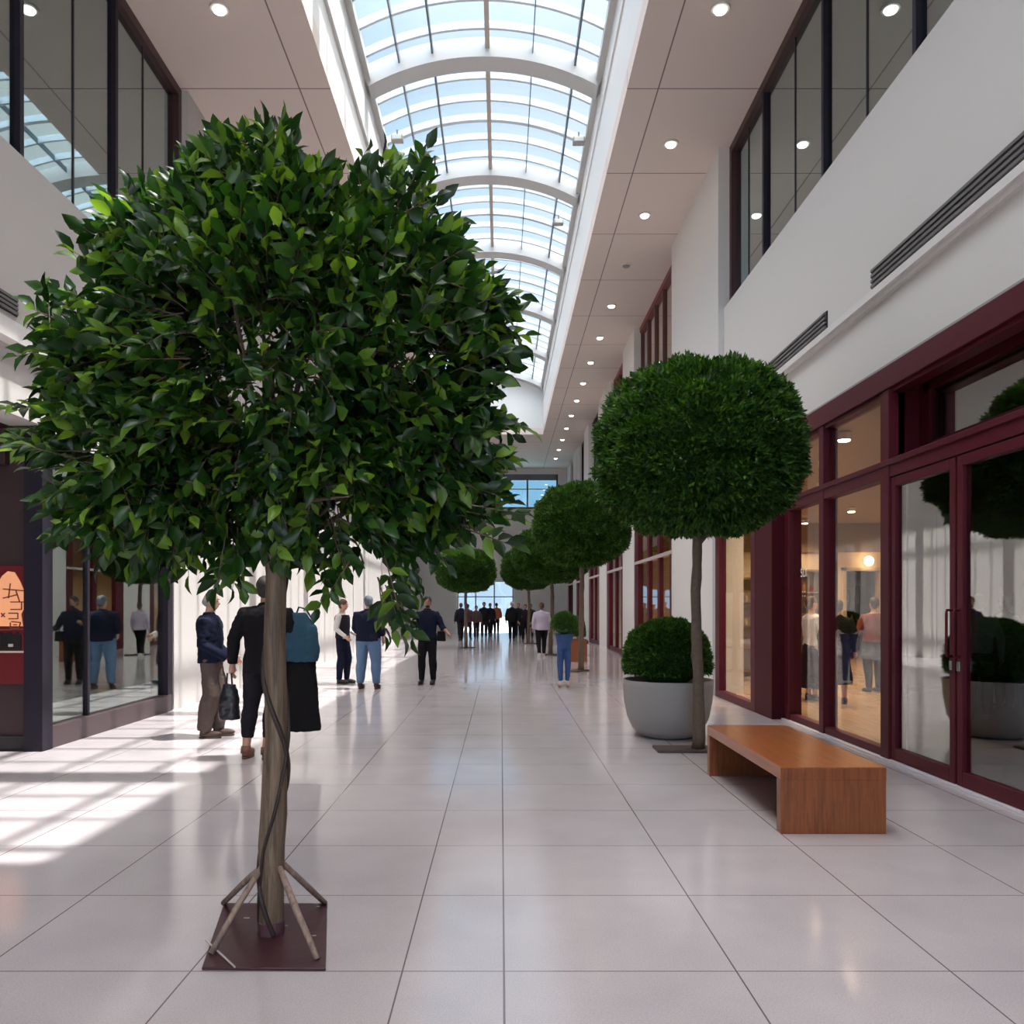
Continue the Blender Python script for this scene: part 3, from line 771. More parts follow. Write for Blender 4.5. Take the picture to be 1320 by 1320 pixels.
def hedge_mesh(name, rx, rz, count, L, W, seed, flat=.8, ragged=.11, dome=False):
    g = np.random.default_rng(seed)
    d = g.normal(size=(count, 3)); d /= np.linalg.norm(d, axis=1, keepdims=True)
    if dome: d[:, 2] = np.where(d[:, 2] < -.35, -d[:, 2], d[:, 2])
    e = 2.5
    k = (np.abs(d[:, 0])**e + np.abs(d[:, 1])**e + np.abs(d[:, 2])**e)**(-1/e) if not dome else np.ones(count)
    k = .45*k + .55*(np.abs(np.hypot(d[:, 0], d[:, 1]))**2.3 + np.abs(d[:, 2])**2.3)**(-1/2.3)
    # clumps: neighbouring sprigs stand out or in together
    cl = np.array([noise.noise(Vector(v)*4.2) for v in d[:, :]])
    cl2 = np.array([noise.noise(Vector(v)*11+Vector((5, 1, 2))) for v in d[:, :]])
    r = k*(1 + ragged*cl + ragged*.55*cl2 - .10*g.random(count)**1.5 + .02*g.random(count))
    zz = np.where(d[:, 2] < 0, d[:, 2]*flat, d[:, 2])
    P = np.stack([d[:, 0]*r*rx, d[:, 1]*r*rx, zz*r*rz], 1)
    D = d + g.normal(size=(count, 3))*.55 + np.array([0, 0, .12])
    N = g.normal(size=(count, 3))*.8 + np.array([0, 0, 1])
    Ls = L*(.7+.6*g.random(count)); Ws = W*(.8+.4*g.random(count))
    return leaf_mesh(name, P, D, N, Ls, Ws, M_hedge, 'small')

def hedge_core(rx, rz, flat=.8, dome=False):
    m = MB(); m.ball((0, 0, 0), rx*.81, rx*.81, rz*.81, 28, 18)
    V = []
    for x, y, z in m.v:
        d = Vector((x/(rx*.81), y/(rx*.81), z/(rz*.81)))
        if d.length < 1e-6: V.append((x, y, z)); continue
        d.normalize(); k = 1 if dome else (math.hypot(d.x, d.y)**2.3+abs(d.z)**2.3)**(-1/2.3)
        zz = d.z*(flat if d.z < 0 else 1)
        V.append((d.x*k*rx*.81, d.y*k*rx*.81, zz*k*rz*.81))
    m.v = V; return m

CR_X, CR_Z = 1.04, .975
me_crown = hedge_mesh('foliage', CR_X, CR_Z, 60000, .070, .026, 3)
M_core = simple('foliage_core', (.022, .07, .009), .9)
def trunk_mb(h, r, seed):
    q = random.Random(seed); pts = []; rr = []
    for i in range(22):
        z = h*i/21; pts.append(Vector((.02*math.sin(z*2.2+seed)+q.uniform(-.006, .006), .02*math.cos(z*1.7)+q.uniform(-.006, .006), z)))
        rr.append(r*(1.15 if i == 0 else 1-.018*i+q.uniform(-.06, .08)))
    return MB().tube(pts, rr, 12)
proto = empty('topiary_tree', (0, 0, 0), 'proto', 'tree')
ct = bpy.data.objects.new('foliage', me_crown); COL.objects.link(ct); ct.parent = proto; ct.location = (0, 0, 3.14)
co = hedge_core(CR_X, CR_Z).build('foliage_core', M_core, proto, smooth=True, local=True); co.location = (0, 0, 3.14)
trk = trunk_mb(3.0, .068, 1).build('trunk', M_bark, proto, smooth=True, local=True)
bm_ = MB()
for a in range(7):
    an = a*.9; bm_.tube([(0, 0, 2.2+.06*a), (.25*math.cos(an), .25*math.sin(an), 2.5+.05*a), (.6*math.cos(an), .6*math.sin(an), 2.9)], [.022, .017, .008], 6)
bm_.build('branches', M_bark, proto, smooth=True, local=True).parent = trk
bp_ = MB().box(-.45, .16, -.13, .20, 0, .03); bp = bp_.build('base_plate', simple('plate_brown', (.06, .04, .035), .6, bump=.3), proto, local=True, bevel=.008)
def copy_tree(o, loc, label, group=None, scale=None, rz=0, skip=()):
    c = o.copy(); COL.objects.link(c); c.location = loc; c.rotation_euler = (0, 0, rz)
    if scale: c.scale = scale
    c['label'] = label
    if group: c['group'] = group
    for ch in o.children:
        if ch.name.split('.')[0] in skip: continue
        d = ch.copy(); COL.objects.link(d); d.parent = c
        for gc in ch.children:
            e = gc.copy(); COL.objects.link(e); e.parent = d
    return c
GT = 'clipped round headed trees standing along the mall'
proto.location = (2.11, 8.75, 0); proto['label'] = 'largest clipped round headed tree, between the bench and the concrete planter'; proto['group'] = GT
copy_tree(proto, (1.93, 19.6, 0), 'second clipped round tree on the right, its trunk rising behind terracotta box', GT, (1.05, 1.05, 1.09), 1.0)
copy_tree(proto, (1.62, 26.3, 0), 'third clipped round tree on the right, its head half hidden by the second', GT, (1.12, 1.12, 1.0), 2.1)
copy_tree(proto, (1.15, 34.0, 0), 'farthest clipped round tree on the right side', GT, (1.05, 1.05, .98), 3.3)
copy_tree(proto, (-1.32, 30.5, 0), 'clipped round tree on the left side of the mall, far behind people', GT, (1.02, 1.02, .90), 4.2)

# ------------------------------------------------------------------ concrete bowl planter and its ball shrub
pl = empty('round_planter', (2.0, 9.78, 0), 'large pale grey concrete bowl planter behind the round tree trunk', 'planter')
prof = [(.28, 0), (.34, .02), (.42, .10), (.485, .24), (.52, .42), (.535, .62), (.54, .68), (.50, .68), (.49, .60)]
MB().rings([(0, 0, z, r, r) for r, z in prof], 48).build('bowl', M_concrete, pl, smooth=True, local=True)
MB().rings([(0, 0, .58, .49, .49), (0, 0, .61, .49, .49)], 32).build('soil', M_soil, pl, local=True)
MB().rings([(0, 0, 0, .20, .20), (0, 0, .01, .2, .2)], 24).build('foot', M_base, pl, local=True)
sh = empty('ball_shrub', (1.99, 9.78, .61), 'dense green ball shrub growing in the concrete bowl planter', 'shrub')
o = bpy.data.objects.new('foliage', hedge_mesh('foliage', .50, .50, 20000, .052, .017, 9, flat=.7, ragged=.06, dome=True)); COL.objects.link(o); o.parent = sh; o.location = (0, 0, .27)
c = hedge_core(.50, .50, .7, True).build('foliage_core', M_core, sh, smooth=True, local=True); c.location = (0, 0, .27)

# blue jeans-shaped planter with shrub
JY = 15.75; JX = (727-VX)*JY/F
jp = empty('blue_leg_planter', (JX, JY, 0), 'tall blue planter shaped like a pair of jeans with beige shoes', 'planter')
M_jean = simple('jeans_blue', (.022, .065, .20), .7, bump=.2, scale=60)
M_jean2 = simple('jeans_light', (.075, .14, .25), .75, bump=.2, scale=60, var=.15)
def remesh(mb, name, mat, parent, vox, smooth_it=3, local=True, jitter=0.0, jscale=9.0):
    o = mb.build('tmp', mat, None)
    r = o.modifiers.new('r', 'REMESH'); r.mode = 'VOXEL'; r.voxel_size = vox
    s = o.modifiers.new('s', 'SMOOTH'); s.factor = .6; s.iterations = smooth_it
    bpy.context.view_layer.update()
    me = bpy.data.meshes.new_from_object(o.evaluated_get(bpy.context.evaluated_depsgraph_get()))
    old = o.data; bpy.data.objects.remove(o); bpy.data.meshes.remove(old)
    me.name = name; me.materials.clear(); me.materials.append(mat)
    if jitter:
        n = len(me.vertices); co = np.empty(n*3, np.float32); me.vertices.foreach_get('co', co); co = co.reshape(-1, 3)
        no = np.empty(n*3, np.float32); me.vertices.foreach_get('normal', no); no = no.reshape(-1, 3)
        dsp = np.array([noise.noise(Vector((v[0]*jscale, v[1]*jscale, v[2]*jscale*.6))) + .5*noise.noise(Vector((v[0], v[1], v[2]*1.5))*jscale*2.3) for v in co])
        co += no*(dsp*jitter)[:, None]; me.vertices.foreach_set('co', co.ravel())
    me.polygons.foreach_set('use_smooth', [True]*len(me.polygons)); me.update()
    o = bpy.data.objects.new(name, me); COL.objects.link(o)
    if parent is not None: o.parent = parent
    return o
m = MB()
m.rings([(0, 0, .72, .12, .10), (0, 0, .80, .135, .11), (0, 0, .95, .16, .13), (0, 0, 1.02, .18, .15)], 24)
for sx in (-1, 1):
    m.tube([(sx*.06, 0, .78), (sx*.075, -.01, .45), (sx*.065, .01, .12)], [.075, .062, .045], 14)
remesh(m, 'jeans', M_jean, jp, .012, 3, jitter=.004)
for sx in (-1, 1):
    MB().ball((sx*.07-(.02 if sx < 0 else 0), -.05, .05), .045, .12, .045, 12, 8).build('shoe', simple('shoe_beige', (.42, .30, .21), .6), jp, smooth=True, local=True)
sb = empty('ball_shrub', (JX, JY, 1.0), 'small ball shrub on top of the blue jeans shaped planter', 'shrub')
o = bpy.data.objects.new('foliage', hedge_mesh('foliage', .24, .25, 5000, .04, .016, 12, flat=.8, dome=True)); COL.objects.link(o); o.parent = sb; o.location = (0, 0, .18)
c = hedge_core(.24, .25, .8, True).build('foliage_core', M_core, sb, smooth=True, local=True); c.location = (0, 0, .18)

# terracotta box with upright shrub
BY = 22.9; BX = (745-VX)*BY/F
bx = empty('planter_box', (BX, BY+.25, 0), 'square terracotta planter box behind the blue planter', 'planter')
m = MB().box(-.26, .26, -.26, .26, 0, .62).box(-.28, .28, -.28, .28, .56, .62); m.build('box', M_terra, bx, local=True, bevel=.01)
MB().box(-.23, .23, -.23, .23, .60, .626).build('soil', M_soil, bx, local=True)
sb = empty('upright_shrub', (BX, BY+.25, .62), 'upright green shrub in the terracotta box', 'shrub')
o = bpy.data.objects.new('foliage', hedge_mesh('foliage', .22, .42, 4000, .05, .02, 14, dome=True)); COL.objects.link(o); o.parent = sb; o.location = (0, 0, .20)
c = hedge_core(.20, .40, .9, True).build('foliage_core', M_core, sb, smooth=True, local=True); c.location = (0, 0, .36)
# small white and black figure-like box items near the shop beyond
cb = empty('planter_box', (2.60, 26.0, 0), 'small pale low box near the right wall behind terracotta planter', 'box')
MB().box(-.2, .2, -.2, .2, 0, .35).build('body', M_trimw, cb, local=True, bevel=.02)
MB().ball((-.08, -.02, .42), .1, .1, .1, 12, 8).ball((.1, 0, .41), .09, .09, .09, 12, 8).build('dark_tops', M_black, cb, smooth=True, local=True)

# ------------------------------------------------------------------ bench
b = empty('wooden_bench', (2.26, 6.54, 0), 'polished reddish brown wooden slab bench in front of the shop window', 'bench')
bx0, bx1, by0, by1, bz, th = 1.905, 2.625, 5.55, 7.53, .455, .085
MB().box(bx0, bx1, by0, by1, bz-th, bz).build('seat', M_bench_top, b, bevel=.005)
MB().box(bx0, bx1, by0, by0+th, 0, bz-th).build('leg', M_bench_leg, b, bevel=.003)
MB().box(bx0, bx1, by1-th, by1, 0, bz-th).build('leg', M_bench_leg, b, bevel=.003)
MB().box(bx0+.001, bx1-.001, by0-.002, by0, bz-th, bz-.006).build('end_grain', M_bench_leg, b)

# ------------------------------------------------------------------ people
M_eye = simple('eye_dark', (.02, .015, .012), .3)
M_lip = simple('lip', (.35, .12, .10), .5)
SK1 = simple('skin_light', (.50, .27, .19), .5, var=.08, scale=25)
SK2 = simple('skin_tan', (.33, .17, .11), .5, var=.08, scale=25)
def V3(*a): return Vector(a)
def person(name_label, X, Y, H, yaw, skin, arms=None, feet=None, clothes=None, hair=None, lean=0, head=(0, 0), vox=.014, group=None, wide=1.0, shoes=None, bald=False, beard=False):
    s = H/1.76
    T = empty('person', (X, Y, 0), name_label, 'person', group, rz=yaw)
    cl = clothes
    # joints (metres for 1.76 m)
    ft = {'r': (-.10, 0, 0), 'l': (.10, 0, 0)}; ft.update(feet or {})
    am = {'r': ((-.26, .03, 1.14), (-.27, -.05, .88)), 'l': ((.26, .03, 1.14), (.27, -.05, .88))}; am.update(arms or {})
    def L(p): return Vector(p)*s
    def lean_f(p):
        p = Vector(p)
        if p.z > .95: p = Vector((p.x, p.y - (p.z-.95)*math.tan(R(lean)), p.z))
        return p
    W = wide
    hp, hy = head
    Mh = Matrix.Translation(lean_f((0, .005, 1.50))) @ Matrix.Rotation(R(hy), 4, 'Z') @ Matrix.Rotation(R(hp), 4, 'X')
    def torso(mb, e=0.0, z0=.88, z1=1.47, flare=0):
        P = [(z0, .155+flare, .105+flare*.6), (.95, .16, .11), (1.05, .145, .10), (1.18, .155, .11), (1.30, .17, .115), (1.38, .172, .108), (1.43, .145, .09), (z1, .075, .07)]
        P = [p for p in P if p[0] >= z0]
        if z0 < .9: pass
        rg = []
        for z, rx, ry in P:
            q = lean_f((0, .005 + (.01 if z > 1.2 else 0), z)); rg.append((q.x, q.y, q.z, rx*W+e, ry*(.6+.4*W)*1.0+e, .85))
        mb.rings(rg, 24)
    def legs(mb, e=0.0, zend=.09, fat=1.0):
        for k, sx in (('r', -1), ('l', 1)):
            f = Vector(ft[k]); hip = Vector((sx*.085*W, .005, .90)); ank = Vector((f.x, f.y+.015, .09+f.z))
            kn = hip.lerp(ank, .5) + Vector((sx*.008, -.03 if abs(f.y) < .05 else -.06, .02))
            pts = [hip+Vector((0, 0, .05)), hip.lerp(kn, .35), kn, kn.lerp(ank, .35)+Vector((0, .015, 0)), ank]
            if zend > .09: pts[-1] = ank + (kn-ank).normalized()*(zend-.09)
            r = [.092*W, .083*W, .058, .055, .038]
            mb.tube(pts, [(a+e)*(fat if i > 1 else 1) for i, a in enumerate(r)], 14)
        mb.rings([(0, .005, .84, .13*W+e, .10+e, .9), (0, .005, .98, .155*W+e, .112+e, .9)], 20)
    def arm(mb, k, e=0.0, t0=0, t1=1):
        sx = -1 if k == 'r' else 1
        sh_ = lean_f((sx*.175*W, .01, 1.395)); el, wr = lean_f(am[k][0]), lean_f(am[k][1])
        pts = [lean_f((sx*.09*W, .01, 1.40)), sh_, sh_.lerp(el, .5), el, el.lerp(wr, .4), wr]
        r = [.05, .058, .050, .041, .039, .027]
        if t1 < 1: pts[-1] = el.lerp(wr, t1) if t1 > .4 else pts[-1]
        if t1 == 0: pts = pts[:4]; r = r[:4]; pts[3] = sh_.lerp(el, .75)
        mb.tube(pts, [a+e for a in r], 12)
    # body
    b_ = MB(); torso(b_); legs(b_); arm(b_, 'r'); arm(b_, 'l')
    for k in 'rl':
        f = Vector(ft[k]); b_.ball((f.x, f.y-.05, .045+f.z), .042, .12, .04, 12, 8)
        el, wr = lean_f(am[k][0]), lean_f(am[k][1]); d = (wr-el).normalized()
        b_.tube([wr-d*.02, wr+d*.04, wr+d*.085], [.026, .036, .033], 10)
    nk = MB(); nk.tube([lean_f((0, .012, 1.40)), lean_f((0, .01, 1.50)), Mh @ V3(0, .0, .07)], [.062, .052, .05], 12)
    hd = MB()
    hd.ball((0, .008, .155), .074, .092, .098, 20, 14).ball((0, -.028, .095), .056, .062, .062, 16, 10)
    hd.tube([(0, -.082, .15), (0, -.100, .128), (0, -.098, .115)], [.009, .014, .012], 8)
    for sx in (-1, 1): hd.ball((sx*.076, .008, .135), .010, .02, .030, 8, 6)
    hd.xf(Mh)
    b_.v_off = len(b_.v)
    for q in (nk, hd):
        k0 = len(b_.v); b_.v += q.v; b_.f += [tuple(i+k0 for i in f) for f in q.f]; b_.m += q.m
    b_.v = [tuple(Vector(v)*s) for v in b_.v]
    body = remesh(b_, 'body', skin, T, min(vox, .013), 3)
    # face details and fingers joined to the same mesh
    ex = MB()
    for sx in (-1, 1):
        ex.ball((sx*.030, -.076, .155), .012, .008, .007, 8, 6, m=1)
        ex.tube([(sx*.046, -.076, .176), (sx*.03, -.086, .181), (sx*.015, -.086, .176)], .004, 5, m=1)
    ex.tube([(-.022, -.083, .088), (0, -.092, .090), (.022, -.083, .088)], .005, 6, m=2)
    ex.xf(Mh)
    fg = MB()
    for k in 'rl':
        sx = -1 if k == 'r' else 1
        el, wr = lean_f(am[k][0]), lean_f(am[k][1]); d = (wr-el).normalized()
        inn = Vector((-sx, 0, 0)); inn = (inn-d*inn.dot(d)).normalized(); sd = d.cross(inn)
        if sd.y > 0: sd = -sd
        for i in range(4):
            o_ = wr + d*.07 + sd*(.027-.018*i); ln = (.070, .078, .073, .058)[i]
            fg.tube([o_-d*.015, o_+d*ln*.42+inn*.004, o_+d*ln*.75+inn*.018, o_+d*ln*.88+inn*.036], [.0088, .0084, .0076, .006], 7)
        o_ = wr + d*.02 + sd*.026
        fg.tube([o_, o_+sd*.025+d*.03+inn*.01, o_+sd*.028+d*.058+inn*.022], [.012, .0105, .008], 7)
    ex2 = MB(); 
    for q in (ex, fg):
        k0 = len(ex2.v); ex2.v += q.v; ex2.f += [tuple(i+k0 for i in f) for f in q.f]; ex2.m += q.m
    ex2.v = [tuple(Vector(v)*s) for v in ex2.v]
    if vox < .022:
        import bmesh
        e_ = ex2.build('tmp', [skin, M_eye, M_lip], None, smooth=True)
        body.data.materials.append(M_eye); body.data.materials.append(M_lip)
        bm = bmesh.new(); bm.from_mesh(body.data); bm.from_mesh(e_.data); bm.to_mesh(body.data); bm.free()
        om = e_.data; bpy.data.objects.remove(e_); bpy.data.meshes.remove(om)
    def sc_(mb): mb.v = [tuple(Vector(v)*s) for v in mb.v]; return mb
    # clothes
    if 'skirt' in cl:
        m = MB(); z = cl.get('skirt_z', .35)
        m.rings([(0, .005, z, .24, .19, .9), (0, .005, .7, .20, .16, .9), (0, .005, .98, .165*W, .125, .9)], 24)
        remesh(sc_(m), 'skirt', cl['skirt'], T, vox, 4, jitter=.010)
    if 'trousers' in cl:
        m = MB(); legs(m, .016, cl.get('hem', .09), cl.get('fat', 1.08)); remesh(sc_(m), 'trousers', cl['trousers'], T, vox, 3, jitter=.009, jscale=11)
    if 'shirt' in cl:
        m = MB(); torso(m, .018, .92, 1.465)
        for k in 'rl': arm(m, k, .012, t1=cl.get('shirt_sleeve', .97))
        remesh(sc_(m), 'shirt', cl['shirt'], T, vox, 3, jitter=.007)
    if 'jacket' in cl:
        m = MB(); torso(m, .034, cl.get('jacket_z', .84), 1.475, flare=.01)
        for k in 'rl': arm(m, k, .022, t1=cl.get('sleeve', .95))
        m.rings([(*lean_f((0, .012, 1.44)), .085, .08), (*lean_f((0, .012, 1.51)), .072, .07)], 16)
        remesh(sc_(m), 'jacket', cl['jacket'], T, vox, 3, jitter=.012)
    if 'vest' in cl:
        m = MB(); torso(m, .030, .95, 1.44); remesh(sc_(m), 'vest', cl['vest'], T, vox, 3, jitter=.006)
    shm = shoes or M_base
    for k in 'rl':
        f = Vector(ft[k]); m = MB()
        m.ball((f.x, f.y-.06, .045+f.z), .050, .135, .045, 14, 10).tube([(f.x, f.y+.02, .05+f.z), (f.x, f.y+.015, .12+f.z)], [.050, .048], 12)
        m.rings([(f.x, f.y-.055, f.z+.0, .048, .13), (f.x, f.y-.055, f.z+.02, .05, .135)], 20)
        sc_(m).build('shoe', shm, T, smooth=True, local=True)
    if hair is not None:
        m = MB()
        if bald:
            m.ball((0, .030, .135), .080, .080, .070, 18, 12)
        else:
            m.ball((0, .022, .175), .086, .098, .092, 20, 14).ball((0, .045, .13), .080, .070, .085, 16, 10)
            if beard: m.ball((0, -.040, .070), .050, .050, .040, 14, 8)
            if clothes.get('long_hair'): m.ball((0, .055, .07), .082, .055, .13, 16, 10)
        m.xf(Mh); remesh(sc_(m), 'hair', hair, T, .012, 2, jitter=.004, jscale=30)
    return T

H_grey = simple('hair_grey', (.28, .27, .27), .8, bump=.5, scale=90)
H_dark = simple('hair_dark', (.018, .013, .011), .7, bump=.5, scale=90)
H_brown = simple('hair_brown', (.075, .035, .02), .7, bump=.5, scale=90)
C_navy = simple('cloth_navy', (.009, .011, .026), .95, spec=.12, bump=.2, scale=90)
C_black = simple('cloth_black', (.010, .009, .011), .95, spec=.12, bump=.2, scale=90)
C_taupe = simple('cloth_taupe', (.085, .062, .055), .95, spec=.12, bump=.2, scale=90)
C_white = simple('cloth_white', (.55, .52, .50), .8, bump=.2, scale=90)
C_teal = simple('cloth_teal', (.030, .075, .115), .95, spec=.12, bump=.2, scale=90)
C_lav = simple('cloth_lavender', (.42, .36, .44), .8, bump=.2, scale=90)
C_shirtblue = simple('cloth_blue', (.03, .07, .30), .8)
C_orange = simple('cloth_orange', (.45, .12, .04), .8)
C_maroon = simple('cloth_maroon', (.14, .02, .02), .8)
C_dk = simple('cloth_charcoal', (.018, .015, .02), .95, spec=.12)
C_brownsh = simple('shoe_brown', (.07, .035, .025), .5)
C_tanshoe = simple('shoe_tan', (.20, .09, .055), .5)
C_wsh = simple('shoe_white', (.6, .56, .55), .5)

def px_at(px, py_feet):
    Y = EYE*F/(py_feet-VY); return (px-VX)*Y/F, Y

# man in navy jacket, seen from the side, left of the tree trunk
x, y = px_at(273, 950)
person('person in navy jacket and taupe trousers, hands clasped, left of the tree trunk', x, y, 1.73, R(95), SK1,
       arms={'r': ((-.20, .06, 1.13), (-.12, -.22, .96)), 'l': ((.21, .03, 1.13), (.07, -.25, .95))}, feet={'r': (-.09, .05, 0), 'l': (.09, -.06, 0)},
       clothes={'trousers': C_taupe, 'fat': 1.5, 'jacket': C_navy, 'jacket_z': .90}, hair=H_grey, bald=True, lean=-2, head=(8, 0), vox=.011, shoes=C_brownsh, wide=1.05)
# person behind trunk
x, y = px_at(343, 977)
P2 = person('person in black jacket half hidden behind the tree trunk, carrying coats and bags', x, y, 1.86, R(180), SK1,
       arms={'r': ((.0, 0, 0), (0, 0, 0))} and {'r': ((-.32, .02, 1.16), (-.34, -.06, .92)), 'l': ((.31, .03, 1.15), (.34, -.04, .90))}, feet={'l': (.19, 0, 0), 'r': (-.02, .06, 0)},
       clothes={'trousers': C_dk, 'hem': .20, 'jacket': C_black, 'jacket_z': .84}, hair=H_dark, vox=.012, shoes=C_tanshoe, wide=1.12)
# things it carries
def bag(name, label, cat, loc, rings, mat, straps=None, jit=.012, vox=.012, rz=0):
    T = empty(name, loc, label, cat, rz=rz)
    m = MB().rings(rings, 24); remesh(m, 'body', mat, T, vox, 4, jitter=jit)
    for st in straps or []: MB().tube(st, .010, 8).build('strap', mat, T, smooth=True, local=True)
    return T
bag('blue_backpack', 'teal blue denim backpack hanging at the right of the tree trunk', 'bag', (x+.36, y+.02, .985), [(.0, 0, 0, .17, .10, .8), (0, 0, .12, .19, .12, .8), (-.01, 0, .35, .16, .11, .8), (-.05, 0, .50, .09, .07, .8)], C_teal,
    [[(-.06, -.02, .46), (-.02, -.04, .56), (.05, -.02, .54), (.12, -.02, .42)]])
bag('black_coat', 'long black coat hanging below the blue backpack beside the trunk', 'coat', (x+.35, y+.03, .275), [(.02, 0, 0, .19, .11, .9), (.01, 0, .35, .165, .10, .9), (0, 0, .72, .15, .09, .9)], C_black, None, .012)
bag('black_bag', 'shiny black bag hanging from the left hand beside the man in taupe trousers', 'bag', (x-.37, y-.02, .40), [(0, 0, 0, .11, .09, .8), (0, 0, .2, .10, .08, .8), (0, 0, .36, .06, .05, .8)], simple('leather_black', (.015, .014, .018), .3, bump=.6, scale=30),
    [[(-.03, 0, .34), (-.02, 0, .47), (.02, 0, .47), (.03, 0, .34)]])
# pair talking near the left wall
x, y = px_at(442, 881)
person('person in white top and black vest facing right near the left wall', x, y, 1.70, R(75), SK1,
       arms={'r': ((-.22, .05, 1.14), (-.20, -.16, .98)), 'l': ((.22, .0, 1.14), (.10, -.24, 1.02))}, feet={'r': (-.08, .03, 0), 'l': (.09, -.06, 0)},
       clothes={'trousers': C_navy, 'shirt': C_white, 'vest': C_dk}, hair=H_brown, head=(10, 0), vox=.013)
x, y = px_at(475, 888)
person('person in navy top and light blue jeans seen from behind, beside the white-sleeved one', x, y, 1.76, R(170), SK1,
       arms={'r': ((-.27, .02, 1.14), (-.26, -.10, .93)), 'l': ((.28, -.02, 1.14), (.22, -.15, 1.0))}, feet={'r': (-.16, 0, 0), 'l': (.16, 0, 0)},
       clothes={'trousers': M_jean2, 'fat': 1.35, 'hem': .11, 'jacket': C_navy, 'jacket_z': .90, 'sleeve': .6}, hair=simple('hair_blue_grey', (.09, .11, .13), .8), head=(0, 25), vox=.013, wide=1.28, shoes=C_brownsh)
x, y = px_at(551, 882)
person('person in dark navy shirt and black trousers, one elbow out, standing in mid floor', x, y, 1.76, R(-8), SK2,
       arms={'r': ((-.30, -.02, 1.16), (-.24, -.18, 1.22)), 'l': ((.30, .0, 1.16), (.44, -.10, 1.02))}, feet={'r': (-.12, -.02, 0), 'l': (.11, .02, 0)},
       clothes={'trousers': C_black, 'jacket': C_navy, 'jacket_z': .92, 'sleeve': .5}, hair=H_dark, beard=True, head=(6, 10), vox=.013)
bag('shoulder_bag', 'small dark bag at the hip of the person with one elbow out', 'bag', (x+.28, y-.02, .86), [(0, 0, 0, .09, .06, .8), (0, 0, .2, .08, .05, .8)], C_black, [[(0, 0, .19), (-.05, -.02, .4), (-.08, 0, .6)]], .005)
# distant walkers
def far(px, feet, H, yaw, label, cl, hair=H_dark, sk=SK2, group=None, **k):
    x, y = px_at(px, feet); person(label, x, y, H, yaw, sk, clothes=cl, hair=hair, vox=.018, feet={'r': (-.09, -.12, 0), 'l': (.09, .14, 0)}, group=group, **k)
    return x, y
x, y = far(594, 826, 1.72, R(200), 'distant person with dark backpack walking on the left side', {'trousers': C_dk, 'jacket': C_dk}, H_brown)
bag('dark_backpack', 'dark blue backpack on the back of distant person at left', 'bag', (x+.04, y-.27, 1.0), [(0, 0, 0, .16, .09, .8), (0, 0, .3, .16, .10, .8), (0, 0, .48, .10, .06, .8)], C_navy, None, .005, .02)
far(603, 824, 1.68, R(160), 'distant person in dark maroon jacket left of the mall beside backpack wearer', {'trousers': C_dk, 'jacket': simple('cloth_plum', (.05, .015, .03), .8)}, H_dark)
far(614, 823, 1.60, R(10), 'distant person in dark brown coat below the left round tree', {'trousers': C_dk, 'jacket': simple('cloth_umber', (.05, .03, .025), .8)})
far(624, 822, 1.78, R(0), 'distant person in black, left of the pair before the bright entrance', {'trousers': C_dk, 'jacket': C_black})
far(632, 819, 1.74, R(15), 'distant person in charcoal, right of the pair before the bright entrance', {'trousers': C_dk, 'jacket': C_dk})
far(640, 817, 1.76, R(180), 'farthest person, in orange top before the bright entrance', {'trousers': C_dk, 'jacket': C_orange}, H_brown)
far(660, 826, 1.78, R(5), 'distant person in black jacket, left of two walking abreast', {'trousers': C_black, 'jacket': C_black}, H_grey, SK1)
far(668, 822, 1.74, R(-5), 'distant person in navy jacket, right of two walking abreast', {'trousers': C_navy, 'jacket': C_navy}, H_brown, SK1)
far(677, 826.5, 1.66, R(-10), 'distant person in orange scarf and black coat beside the pair', {'trousers': C_black, 'jacket': C_black, 'vest': C_orange}, H_dark)
far(684, 823, 1.68, R(0), 'distant person in dark clothes right of the orange scarf', {'trousers': C_dk, 'jacket': C_dk}, H_dark)
far(698, 846, 1.68, R(185), 'person in lavender jacket and black trousers walking away on the right', {'trousers': C_black, 'jacket': C_lav, 'jacket_z': .86}, H_brown, SK1, wide=1.15, shoes=C_wsh)
# people inside the shop
person('person in maroon top and black skirt standing inside the shop', (1126-VX)*14.7/F, 14.7, 1.72, R(190), SK2, clothes={'trousers': C_black, 'skirt': C_black, 'skirt_z': .62, 'shirt': C_maroon}, hair=H_dark, vox=.014, wide=1.2,
       arms={'r': ((-.27, .0, 1.14), (-.24, -.16, .95)), 'l': ((.30, -.02, 1.14), (.24, -.18, 1.02))})
person('person in white shirt and long black skirt inside the shop behind the red mullion', (1047-VX)*13.4/F, 13.4, 1.72, R(100), SK1, clothes={'skirt': C_black, 'skirt_z': .22, 'shirt': C_white}, hair=H_brown, vox=.014,
       arms={'r': ((-.22, -.02, 1.14), (-.2, -.26, 1.12)), 'l': ((.22, -.02, 1.14), (.2, -.28, 1.12))})
person('person in black coat standing inside the shop behind the middle pane', (1080-VX)*12.9/F, 12.9, 1.66, R(160), SK1, clothes={'skirt': C_black, 'skirt_z': .35, 'jacket': C_black}, hair=H_dark, vox=.014)
person('person in pale shirt and dark trousers seen through the right door leaf', (1262-VX)*11.2/F, 11.2, 1.72, R(150), SK1, clothes={'trousers': C_dk, 'shirt': simple('cloth_paleblue', (.35, .38, .45), .8)}, hair=H_brown, vox=.014, feet={'r': (-.1, -.05, 0), 'l': (.1, .12, 0)})
x, y = (1294-VX)*12.3/F, 12.3
person('person in brown coat seen through the right door leaf', x, y, 1.72, R(200), SK1, clothes={'trousers': C_dk, 'jacket': simple('cloth_brown', (.06, .035, .022), .8)}, hair=H_brown, vox=.014, wide=1.15)
